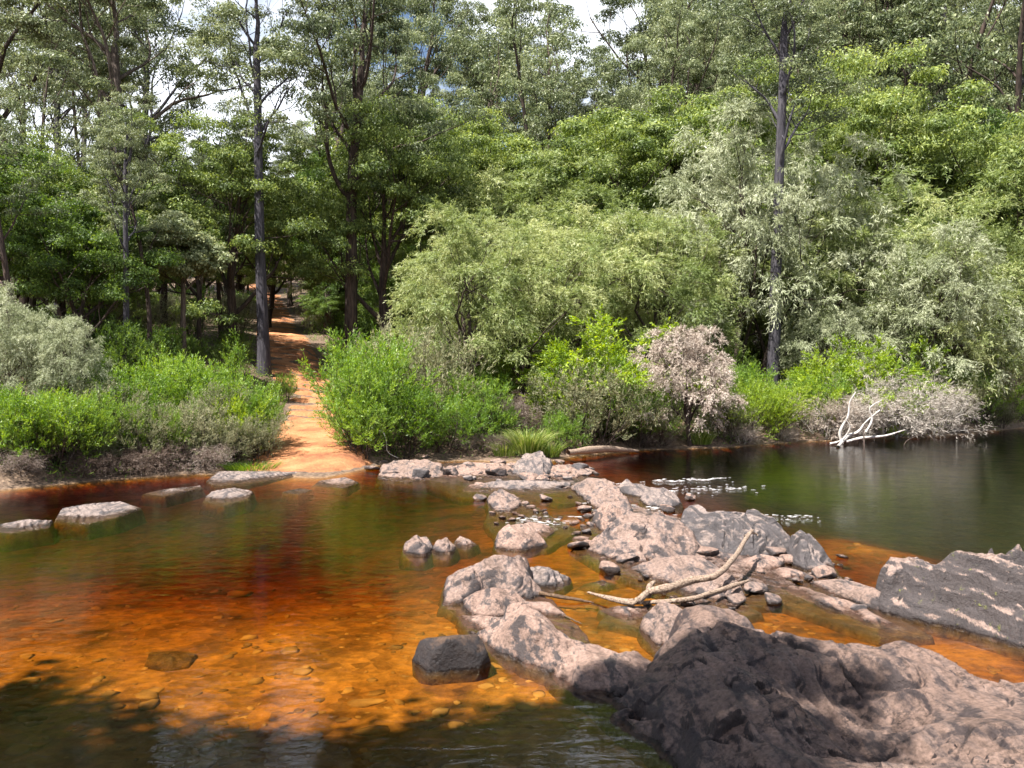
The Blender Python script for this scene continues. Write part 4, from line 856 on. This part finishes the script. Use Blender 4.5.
for px, d, top, lab in [(806, 70, -50, 'thin dark gum trunk first right of the tall grey gum, on the slope'), (838, 76, -70, 'forked dark gum on the slope above the bright bushy tree'), (882, 72, -40, 'slender dark gum above the high pale green tree'),
                        (936, 74, -80, 'tall dark slender gum on the upper right slope'), (968, 80, -60, 'slender dark gum between two bushy trees at upper right'), (1006, 70, -90, 'dark slender gum at the upper right corner'),
                        (488, 78, 10, 'dark thin gum on the skyline above the broad bushy tree'), (530, 82, -20, 'tall thin gum on the skyline left of the big dense crown'), (700, 78, -30, 'thin gum on the skyline above the bright bushy crown')]:
    put('slim', px, d, top, lab, 'gum tree', wide=.95)
# --- left understorey, dark
rz_ = random.Random(9)
for i, (px, d, top) in enumerate([(10, 33, 150), (70, 37, 170), (125, 36, 205), (185, 40, 190), (30, 45, 120), (100, 50, 130), (165, 52, 150), (200, 48, 215), (-20, 38, 100), (60, 58, 110), (140, 46, 190), (-60, 34, 120), (90, 42, 215), (20, 38, 230)]):
    k_ = ['slim', 'darkbushy', 'tower', 'shade', 'slim', 'bushy', 'slim'][i % 7]
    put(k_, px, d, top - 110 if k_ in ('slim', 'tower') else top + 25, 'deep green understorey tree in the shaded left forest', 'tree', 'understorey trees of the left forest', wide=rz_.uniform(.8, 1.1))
# round the head of the path
for i, (px, d, top) in enumerate([(238, 78, 235), (335, 80, 240), (350, 90, 220), (275, 122, 215), (300, 130, 200), (240, 95, 190), (325, 66, 290), (350, 75, 240), (370, 68, 230), (290, 135, 200), (230, 84, 200), (395, 58, 250)]):
    put(['darkbushy', 'willow', 'darkwillow'][i % 3], px, d, top, 'green tree crowding the head of the path', 'tree', 'trees at the head of the path', wide=rz_.uniform(.9, 1.2))
# dark understorey behind the weeping trees at right
for i in range(20):
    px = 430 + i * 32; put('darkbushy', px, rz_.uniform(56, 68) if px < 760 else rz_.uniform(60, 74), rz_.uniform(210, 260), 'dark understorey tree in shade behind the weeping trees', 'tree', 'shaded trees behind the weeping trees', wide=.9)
# --- background slope, tall gums beyond
for i in range(96):
    row = i % 4; px = -120 + (i // 4) * 54 + row * 14 + rz_.uniform(-10, 10); d = 76 + row * 15 + rz_.uniform(-4, 4)
    top = rz_.uniform(-60, 20)
    if px < 640 and rz_.random() < .3: continue
    if 120 < px < 350: top = rz_.uniform(120, 165)
    elif 560 < px < 650 : top = rz_.uniform(50, 90)
    elif 350 < px < 460: top = rz_.uniform(60, 110)
    elif px > 780: top = rz_.uniform(-90, -10)
    side_ = 'left' if px < 345 else 'middle' if px < 760 else 'right'
    put(rz_.choice(['gum', 'darktower', 'darkgum', 'slim', 'tower', 'slim']), px, d, top, {'left': 'distant gum on the slope behind the left forest', 'middle': 'distant gum on the skyline behind the middle trees', 'right': 'tall distant gum on the skyline behind the right slope'}[side_], 'gum tree', 'distant gums, ' + side_ + ' slope', wide=rz_.uniform(.65, 1.0))
for i in range(54):
    px = -100 + i * 23; put(rz_.choice(['bushy', 'darkbushy', 'bushy']), px, rz_.uniform(66, 98), rz_.uniform(125, 215) if not 130 < px < 345 else rz_.uniform(140, 190), 'rounded tree filling the slope under the distant gums', 'tree', 'rounded trees under the distant gums', wide=rz_.uniform(.7, 1.0))
# --- gums behind the viewer that throw the foreground shade
for (x, y, h, tx, ty, k_, kd, wd) in [(-11.5, -0.9, 15, 0, 0, 0, 'shade', 1.15), (-7.3, -1.2, 15, 0, 0, 0, 'shade', .95), (-3.9, 2.0, 15, 0, 0, 0, 'shade', .46), (-16, -.9, 15, 0, 0, 0, 'shade', 1.1),
                                      (-6, -9, 22, 0, 0, 1, 'gum', 1), (4, -8, 21, 0, 0, 2, 'gum', 1), (13, -7, 22, 0, 0, 3, 'gum', 1), (-18, -9, 22, 0, 0, 0, 'gum', 1), (22, -5, 19, 0, 0, 1, 'gum', 1), (-28, -6, 21, 0, 0, 2, 'gum', 1)]:
    o = put(kd, 0, 0, None, 'gum tree on the near bank behind the viewer', 'gum tree', 'gums on the near bank', s=h / PR[kd][k_].h, k=k_, xy=(x, y), tilt=(tx, ty), rz=0, wide=wd)

# --- bank shrubs
def S(kind, px, py, top, lab, wide=1.0, cat='shrub', group=None, k=None, back=0.0):
    """base seen at pixel py on the bank: walk back until the terrain meets that ray"""
    y = float(bank_y((px - 512) / F * 30)) 
    for _ in range(6): y = float(bank_y((px - 512) / F * y))
    y = y + .15
    while y < 70:
        x = (px - 512) / F * y; z = tz(x, y)
        if 384 - (z - CAMZ) / y * F - 8 <= py: break
        y += .15
    y += back; x = (px - 512) / F * y
    return put(kind, 0, 0, top, lab, cat, group, wide=wide, k=k, xy=(x, y))
SL = [('palewillow', 62, 440, 318, 'silvery drooping shrub on the left bank, lower of two', .8),
      ('palewillow', 18, 436, 290, 'silvery drooping shrub at the left edge, taller of two', .75), ('shrub', 15, 465, 385, 'bright green shrub at the water in the far left corner', 1.2),
      ('shrub', 60, 462, 395, 'rounded green shrub beneath the tall silvery one', 1.1), ('dullshrub', 95, 450, 380, 'dull green shrub right of the silvery shrub', 1.1),
      ('shrub', 130, 440, 365, 'green shrub in front of the slender pole tree', 1.1), ('dullshrub', 140, 462, 405, 'olive shrub low on the left bank', 1.2),
      ('shrub', 172, 430, 352, 'tall light green shrub, middle of the left bank', 1.0), ('shrub', 205, 430, 356, 'feathery green shrub left of the sapling', 1.0),
      ('dullshrub', 190, 460, 402, 'grey green shrub leaning to the water mid left bank', 1.2), ('shrub', 225, 445, 372, 'thick green shrub below the straight grey trunk', 1.1),
      ('shrub', 262, 452, 388, 'yellow green shrub edging the path on its left', .85), ('dullshrub', 228, 466, 418, 'low grey shrub over the ledge left of the path', 1.1),
      ('shrub', 285, 402, 372, 'small dark round bush left beside the path', .8),
      ('shrub', 360, 448, 352, 'bright green bush at the right of the path mouth', .9), ('shrub', 375, 440, 332, 'tallest bright green bush right of the path', 1.0),
      ('dullshrub', 418, 430, 325, 'greyish green bush beneath the first weeping tree', .95), ('shrub', 362, 458, 395, 'low leafy bush spilling on the sand right of the path', 1.2),
      ('shrub', 405, 455, 385, 'bright bush between path bushes and the round one', 1.1), ('shrub', 445, 450, 392, 'round leafy green bush above the far ledge', 1.2),
      ('shrub', 480, 440, 375, 'green bush left of the sedge tuft', 1.0), ('shrub', 565, 455, 410, 'little bright green bush at the water right of the sedge', 1.1),
      ('dullshrub', 590, 450, 365, 'olive bush under the lime shrub', 1.1), ('shrub', 635, 447, 380, 'green bush left of the pink dead bush', 1.0), ('dullshrub', 660, 446, 400, 'greyish bush by the water left of the pink dead bush', 1.2),
      ('limeshrub', 742, 440, 375, 'yellow green bush right of the pink dead bush', 1.1), ('limeshrub', 775, 436, 385, 'yellow green low bush under the tall grey trunk', 1.2),
      ('dullshrub', 725, 442, 390, 'brownish bush touching the pink dead bush', 1.0), ('shrub', 820, 430, 372, 'green bush behind the grey dead thicket', 1.1),
      ('shrub', 975, 425, 362, 'round fresh green bush near the right edge', .9), ('shrub', 1004, 422, 383, 'small round bush at the right edge', 1.0),
      ('dullshrub', 950, 428, 380, 'dull bush left of the round fresh green bush', 1.1), ('dullshrub', 1030, 420, 370, 'dull bush cut by the right edge', 1.1), ('dullshrub', 1000, 428, 402, 'low dull bush at the water by the right edge', 1.2)]
for i, (k_, px, py, top, lab, wd) in enumerate(SL): S(k_, px, py, top, lab, wd, k=i)
S('sapling', 243, 430, 330, 'slim conifer-like sapling left of the path', .8, 'sapling'); S('sapling', 228, 420, 340, 'shorter conifer-like sapling beside the slim one', .8, 'sapling')
S('layered', 590, 425, 322, 'bright lime shrub in layers at the foot of the weeping trees', 1.1, k=0, back=-.5); S('layered', 570, 430, 345, 'smaller lime shrub left of the layered one', 1.0, k=1)
S('layered', 873, 425, 338, 'vivid lime shrub rising above the grey dead thicket', 1.05, k=1); S('layered', 905, 425, 372, 'low lime shrub right of the vivid one', .9, k=0)
S('layered', 835, 428, 352, 'lime shrub left of the vivid one', .9, k=0)
DL = [('deadwillow', 690, 445, 328, 'large pinkish dead bush beside the water', 1.0), ('dead', 742, 446, 420, 'low pinkish dead bush right of the large one', 1.3), ('dead', 825, 444, 392, 'grey dead bush left of the bleached branches', 1.2),
      ('greydead', 890, 440, 370, 'tall grey dead thicket right of the bleached branches', 1.3), ('greydead', 925, 440, 385, 'grey dead bush at the right of the thicket', 1.3), ('greydead', 855, 443, 392, 'grey dead bush behind the bleached branches', 1.2),
      ('dead', 785, 446, 425, 'small dead bush between the low pink one and the thicket', 1.4), ('dead', 870, 444, 425, 'pinkish dead bush low at the foot of the thicket', 1.3), ('greydead', 905, 444, 420, 'low dead bush trailing in the water under the thicket', 1.4)]
for i, (k_, px, py, top, lab, wd) in enumerate(DL): S(k_, px, py, top, lab, wd, 'dead bush', k=i)
for i, px in enumerate([22, 88, 128, 152, 205, 465, 500, 655, 960]):
    S('browndead', px, 475 if px < 300 else 450, (448 if px < 300 else 432) + ri.uniform(-8, 4) - (14 if px > 900 else 0), 'tangle of dead twigs hanging at the water edge', 1.5, 'dead bush', 'dead twig tangles at the water edge')
for i in range(46):
    px = ri.choice([ri.uniform(0, 262), ri.uniform(345, 1020), ri.uniform(345, 1020)])
    k_ = ri.choice(['dullshrub', 'shrub', 'shrub', 'paleshrub', 'dullshrub', 'browndead', 'sapling', 'limeshrub'])
    bot = np.interp(px, [0, 270, 345, 560, 1024], [472, 462, 452, 446, 424])
    S(k_, px, bot - ri.uniform(0, 14), bot - ri.uniform(34, 82), 'small mixed bank plant', ri.uniform(.6, 1.1), 'bank plant', 'small mixed plants along the bank', k=i)
# forest-floor shrubs
cnt_ = 0
for i in range(150):
    px = ri.uniform(-60, 1080); d = ri.uniform(31, 75); x, y = atd(px, d)
    pd, pw = path_dist(x, y)
    if y < bank_y(x) + 2.0 or pd[0] < pw[0] + 1.1: continue
    put(ri.choice(['shrub', 'darkshrub', 'darkshrub', 'dullshrub']), px, d, None, 'knee to head high shrub on the forest floor', 'shrub', 'shrubs on the forest floor', s=ri.uniform(.8, 1.7), wide=1.1)
# --- sedge and grass
def tuft(px, py, n, Lb, wb, mat, lab, name='sedge_tuft', spread=.5, rad=.5, cat='sedge', seed=1):
    rg = np.random.default_rng(seed); y = float(bank_y(atd(px, 30)[0]))
    for _ in range(5): y = float(bank_y((px - 512) / F * y))
    y += .1
    while y < 60 and 376 + (CAMZ - tz((px - 512) / F * y, y)) / y * F > py: y += .1
    x = (px - 512) / F * y; z0 = tz(x, y)
    a = rg.uniform(0, 6.28, n); r = rad * np.sqrt(rg.uniform(0, 1, n)); b = np.stack([r * np.cos(a), r * np.sin(a), 0 * r], 1)
    d = norm(np.stack([np.cos(a) * spread * rg.uniform(.2, 1, n), np.sin(a) * spread * rg.uniform(.2, 1, n), np.ones(n)], 1)); Ls = Lb * rg.uniform(.5, 1.15, n)
    side = norm(np.cross(d, rg.normal(size=(n, 3)))) * wb
    vv, ff, c = [], [], 0; K = 5; pts = []
    for k in range(K):
        t = k / (K - 1); q = b + d * (Ls * t)[:, None]; q[:, 2] -= Ls * .45 * t ** 2.2; q[:, :2] += d[:, :2] * (Ls * .5 * t ** 2)[:, None]
        wd = side * (1 - t * .92); pts += [q - wd, q + wd]
    V = np.stack(pts, 1).reshape(-1, 3); base_ = np.arange(n)[:, None] * 2 * K
    F_ = np.concatenate([base_ + np.array([[2 * k, 2 * k + 1, 2 * k + 3, 2 * k + 2]]) for k in range(K - 1)]); rnd = np.tile(rg.uniform(0, 1, n), K - 1)
    o = link(name, mesh_np(name, V, F_, False, {'rnd': rnd}), mat); o.location = (x, y, z0 - .03); tag(o, lab, cat); return o
tuft(528, 452, 900, 1.5, .012, M['sedge'], 'arching yellow green sedge tuft beside the far rock row', rad=.55)
tuft(505, 455, 350, .9, .010, M['sedge'], 'smaller sedge tuft left of the arching one', rad=.4, seed=2)
tuft(548, 456, 400, 1.0, .012, M['sedge'], 'sedge tuft right of the arching one', rad=.4, seed=5)
tuft(252, 470, 900, .55, .010, M['shrub'], 'patch of fresh low grass by the ledge left of the path', 'grass_tuft', .7, .8, 'grass', 3)
tuft(700, 444, 350, 1.1, .012, M['sedge'], 'dark sedge tuft under the pink dead bush', rad=.45, seed=4)

# undergrowth and litter: uncountable
def scatter(name, n, xr, yr, clump, L_, W_, mat, label, cat, h, seed, cond=None):
    rg = np.random.default_rng(seed); m_ = n // clump
    y = yr[0] + (yr[1] - yr[0]) * rg.uniform(0, 1, m_) ** 1.3; x = rg.uniform(-.68, .68, m_) * y
    D = y - bank_y(x); pd, pw = path_dist(x, y); ok = (D > .25) & (pd > pw * 1.02 + (.25 if h > .2 else 0))
    x, y = x[ok], y[ok]; m_ = len(x); x = np.repeat(x, clump) + rg.normal(size=m_ * clump) * .28; y = np.repeat(y, clump) + rg.normal(size=m_ * clump) * .28
    hh = np.repeat(rg.uniform(.3, 1, m_), clump); z = terrain(x, y) + rg.uniform(0, 1, len(x)) ** 1.5 * h * hh + .01
    ax_ = norm(rg.normal(size=(len(x), 3)) + np.array([0, 0, .5 if h > .2 else 0])); 
    if h < .2: ax_[:, 2] *= .25
    V, f_, rn = quads(np.stack([x, y, z], 1), ax_, L_ * rg.uniform(.6, 1.4, len(x)), W_ * rg.uniform(.6, 1.4, len(x)), rg, np.clip(.5 * hh + .5 * rg.uniform(0, 1, len(x)), 0, 1))
    o = link(name, mesh_np(name, V, f_, False, {'rnd': rn}), mat); tag(o, label, cat, kind='stuff')
scatter('undergrowth', 240000, None, (24, 95), 40, .16, .035, M['dark'], 'low green undergrowth covering the forest floor', 'undergrowth', .75, 1)
scatter('leaf_litter', 70000, None, (22, 60), 12, .15, .03, M['litter'], 'brown fallen leaves and twigs on the banks', 'leaf litter', .10, 2)

# ------------------------------------------------------------------ wood in the crossing
def limb(pts, mat, name, label=None, cat=None, parent=None, jit=.012, k=8, group=None):
    """pts: (px, py, z, radius)"""
    P = np.array([at(a, b, c) for a, b, c, _ in pts]); r = np.array([q[3] for q in pts])
    t = np.linspace(0, len(P) - 1, (len(P) - 1) * 7 + 1); Q = cr_spline(P, t); rr = np.interp(t, range(len(P)), r)
    Q = Q + jit * np.stack([fbm(t * 1.3 + 1, t * 0, 0, 3, 1), fbm(t * 1.3 + 9, t * 0, 0, 3, 2), fbm(t * 1.3 + 5, t * 0, 0, 3, 3)], 1); rr = rr * (1 + .22 * fbm(t * 2.1, t * 0 + 4, 0, 3, 6))
    tb = Tubes(); c = Q[0].copy(); tb.add(Q - c if parent is None else Q - np.array(parent.location), rr, k)
    Qe = tb.v[0]; o = link(name, tb.mesh(name), mat, parent)
    if parent is None: o.location = c
    if label: tag(o, label, cat, group)
    return o
d1 = limb([(588, 593, .05, .012), (612, 599, .08, .035), (634, 602, .12, .045), (650, 592, .20, .05), (668, 588, .24, .055), (692, 580, .28, .05), (715, 576, .32, .045), (731, 561, .40, .040), (741, 547, .46, .034), (750, 534, .54, .026), (753, 530, .57, .016)],
          M['drift'], 'driftwood_branch', 'long bleached driftwood branch curving up across the crossing', 'driftwood', k=10)
limb([(648, 596, .16, .045), (650, 586, .24, .04), (655, 582, .28, .02)], M['drift'], 'stub', parent=d1)
limb([(745, 537, .5, .018), (750, 533, .53, .02), (757, 534, .50, .014), (758, 536, .48, .006)], M['drift'], 'stub', parent=d1)
d2 = limb([(632, 604, .05, .02), (660, 602, .08, .03), (690, 599, .11, .034), (715, 592, .15, .034), (735, 585, .18, .032), (749, 580, .20, .014)], M['drift'], 'driftwood_branch', 'shorter straight driftwood branch lying under the curved one', 'driftwood')
limb([(540, 594, .05, .03), (560, 597, .05, .028), (580, 600, .03, .02), (594, 603, .0, .01)], M['wetwood'], 'stick', 'dark wet stick pointing at the driftwood from the domed rock', 'stick')
limb([(545, 603, .06, .014), (560, 613, .02, .012), (572, 619, .02, .01), (582, 624, .01, .008)], M['wetwood'], 'stick', 'crooked thin stick off the tip of the low pink slab', 'stick')
limb([(568, 453, .25, .10), (590, 450, .28, .14), (612, 449, .22, .12), (638, 451, .08, .05)], M['drift'], 'fallen_log', 'pale fallen log lying at the water right of the green bush', 'log')
for i, pts in enumerate([[(838, 443, .0, .03), (848, 432, .5, .035), (858, 428, .7, .03), (866, 418, 1.0, .02), (880, 406, 1.5, .012)], [(842, 440, .1, .03), (840, 428, .8, .03), (848, 412, 1.5, .022), (850, 398, 2.1, .016), (856, 388, 2.5, .008)],
                         [(846, 438, .1, .025), (862, 434, .35, .03), (884, 432, .5, .022), (905, 426, .8, .012)], [(866, 428, .5, .025), (872, 416, 1.0, .02), (870, 404, 1.5, .014), (882, 396, 1.9, .008)],
                         [(830, 440, .1, .025), (842, 436, .3, .02), (850, 424, .9, .016), (846, 416, 1.2, .008)]]):
    pts = [(a, b + 4, c, r) for a, b, c, r in pts]
    P0 = [(a, b, max(.02, CAMZ - (b - 376) * (37.6 - .25 * i) / F), r * 2.2) for a, b, c, r in pts]
    limb(P0, M['whitebark'], 'bleached_branch', 'bare bleached branch sprawling over the water before the grey thicket', 'branch', group='bleached branches over the water', k=6)
limb([(864, 452, -.1, .02), (864, 440, .35, .025), (863, 428, .8, .015)], M['darkbark'], 'stake', 'dark upright snag standing in the water by the bleached branches', 'snag', k=6)
limb([(903, 447, -.1, .02), (908, 440, .2, .022), (922, 434, .45, .012)], M['darkbark'], 'stick', 'dark slanting stick in the water right of the upright snag', 'stick', k=6)
limb([(372, 434, 1.0, .02), (382, 431, 1.1, .018), (386, 440, .8, .014), (388, 452, .4, .012), (398, 458, .2, .012)], M['whitebark'], 'bleached_branch', 'curved pale branch fallen from the bush above the far ledge', 'branch', k=6)

# ------------------------------------------------------------------ white water and painted sun sparkle
rg = np.random.default_rng(8); vs, fs = [], []; c = 0
def fleck(px, py, n, sx, sy, lo, hi):
    global c
    for _ in range(n):
        x, y, _z = at(px + rg.normal() * sx, py + rg.normal() * sy); s = rg.uniform(lo, hi)
        q = iv * np.array([s * rg.uniform(2.5, 9), s * .6, s * .10 + .002]) * (1 + .25 * rg.normal(size=(len(iv), 1))); vs.append(q + [x, y, .004]); fs.append(ifc + c); c += len(iv)
for i in range(26):
    t = i / 25; fleck(612 + 112 * t, 483 - 4.5 * t + .9 * math.sin(i), int(rg.integers(0, 12) * (rg.uniform() > .3)), 3, .4, .003, .010)
for i in range(26):
    t = i / 25; fleck(606 + 140 * t, 493 - 5.5 * t + .9 * math.sin(i * 1.7), int(rg.integers(0, 11) * (rg.uniform() > .35)), 3, .4, .003, .011)
fleck(565, 484, 160, 9, 1.6, .008, .025); fleck(540, 521, 60, 14, 2.5, .004, .012); fleck(770, 517, 36, 34, 1.6, .003, .009); fleck(650, 510, 40, 12, 3, .005, .014); fleck(595, 505, 40, 8, 6, .005, .014)  # the wide sparse run at right is sun sparkle set as white flecks
fleck(685, 490, 40, 36, 3, .004, .010)
me = mesh_np('white_water_and_sparkle', np.concatenate(vs), np.concatenate(fs)); tag(link('white_water_and_sparkle', me, M['foam']), 'flecks of white foam and painted sun sparkle where the river spills over the crossing', 'foam', kind='stuff')
print('TREES', {k: [p.nl for p in v] for k, v in PR.items()}, {k: [(round(p.h, 1), round(p.w, 1)) for p in v] for k, v in PR.items()})

# ------------------------------------------------------------------ labels that single out each of the repeats
HIGH = [(0, 'the left edge'), (100, 'the broad spreading gum'), (180, 'the sky gap'), (264, 'the straight grey trunk'), (352, 'the thick dark gum'), (413, 'the forked gum'), (505, 'the soft green weeping tree'), (610, 'the big dense crown'), (690, 'the bright bushy crown'), (772, 'the tall grey gum'), (850, 'the bright bushy tree'), (930, 'the high pale tree'), (1015, 'the right edge')]
LOW = [(15, 'the far left corner'), (60, 'the silvery left shrub'), (130, 'the slender pole tree'), (190, 'the mid left bank'), (264, 'the straight grey trunk'), (375, 'the tallest path bush'), (450, 'the round bank bush'), (528, 'the sedge tuft'), (600, 'the layered lime shrub'), (690, 'the large pink bush'), (772, 'the tall grey trunk'), (873, 'the vivid lime shrub'), (975, 'the fresh green bush'), (1020, 'the right edge')]
STONE = [(400, 'the leftmost far ledge'), (440, 'the second far ledge'), (475, 'the flat pale ledge'), (510, 'the cobble row'), (535, 'the upright boulder'), (560, 'the dark wet ledge'), (590, 'the white water'), (617, 'the stacked pale rock'), (645, 'the broad pink rock'), (670, 'the rippled rock'), (700, 'the curved driftwood'), (730, 'the lumpy grey rock'), (765, 'the wedged pink rock'), (800, 'the grey humped rock'), (840, 'the long slabs')]
ORD = ['leftmost', 'second', 'third', 'fourth', 'fifth', 'sixth', 'seventh', 'eighth', 'ninth', 'tenth', 'eleventh', 'twelfth', 'thirteenth', 'fourteenth', 'fifteenth', 'sixteenth', 'seventeenth', 'eighteenth']
SHORT = {'small mixed plants along the bank': ('small bank plant', LOW), 'understorey trees of the left forest': ('understorey tree in the left forest', HIGH), 'trees at the head of the path': ('green tree at the path head', HIGH), 'shaded trees behind the weeping trees': ('shaded understorey tree', HIGH),
         'distant gums, left slope': ('distant skyline gum', HIGH), 'distant gums, middle slope': ('distant skyline gum', HIGH), 'distant gums, right slope': ('distant skyline gum', HIGH), 'rounded trees under the distant gums': ('rounded slope tree', HIGH),
         'dead twig tangles at the water edge': ('brown dead twigs at the water', LOW), 'shrubs on the forest floor': ('forest floor shrub', LOW), 'bleached branches over the water': ('bare bleached branch', [(850, 'the upright snag')])}
bk = {}
bpy.context.view_layer.update()
for o in list(bpy.data.objects):
    g = o.get('group')
    if not g or o.parent or g == 'gums on the near bank': continue
    x, y, z = o.location; px = 512 + F * x / max(y, .1)
    if px < -5 or px > 1030:
        o['label'] = SHORT[g][0] + (' growing just beyond the left edge' if px < 0 else ' growing just beyond the right edge') if g in SHORT else o['label']; continue
    sh, lm = SHORT.get(g, ({'cobbles in the small row': 'cobble in the small row', 'cobbles at the foot of the ridge rock': 'cobble by the ridge rock', 'loose stones on the far rock row': 'loose stone in the far row', 'stones awash in the crossing': 'stone awash', 'stones in the gaps by the driftwood': 'stone packed in a gap', 'small stones at the right end of the crossing': 'small stone at right', 'broken rocks of the crossing': 'broken rock', 'pebbles beside the run': 'run pebble', 'pebbles under the driftwood': 'pebble in a rock gap'}.get(g, g), STONE))
    near = min(lm, key=lambda q: abs(q[0] - px))[1]
    bk.setdefault((sh, near), []).append((px, o))
for (sh, near), li in bk.items():
    li.sort(key=lambda q: q[0])
    for i, (px, o) in enumerate(li):
        if len(li) == 1: o['label'] = sh + ' nearest ' + near
        else:
            sh = sh.replace(' in the left forest', ' at left').replace(' under the gums', '').replace('by the driftwood', '').replace(' of the ridge rock', '')
            od = 'rightmost' if i == len(li) - 1 else ORD[min(i, 17)] + ('' if i == 0 else ' from left')
            o['label'] = sh + ', ' + od + ' by ' + near
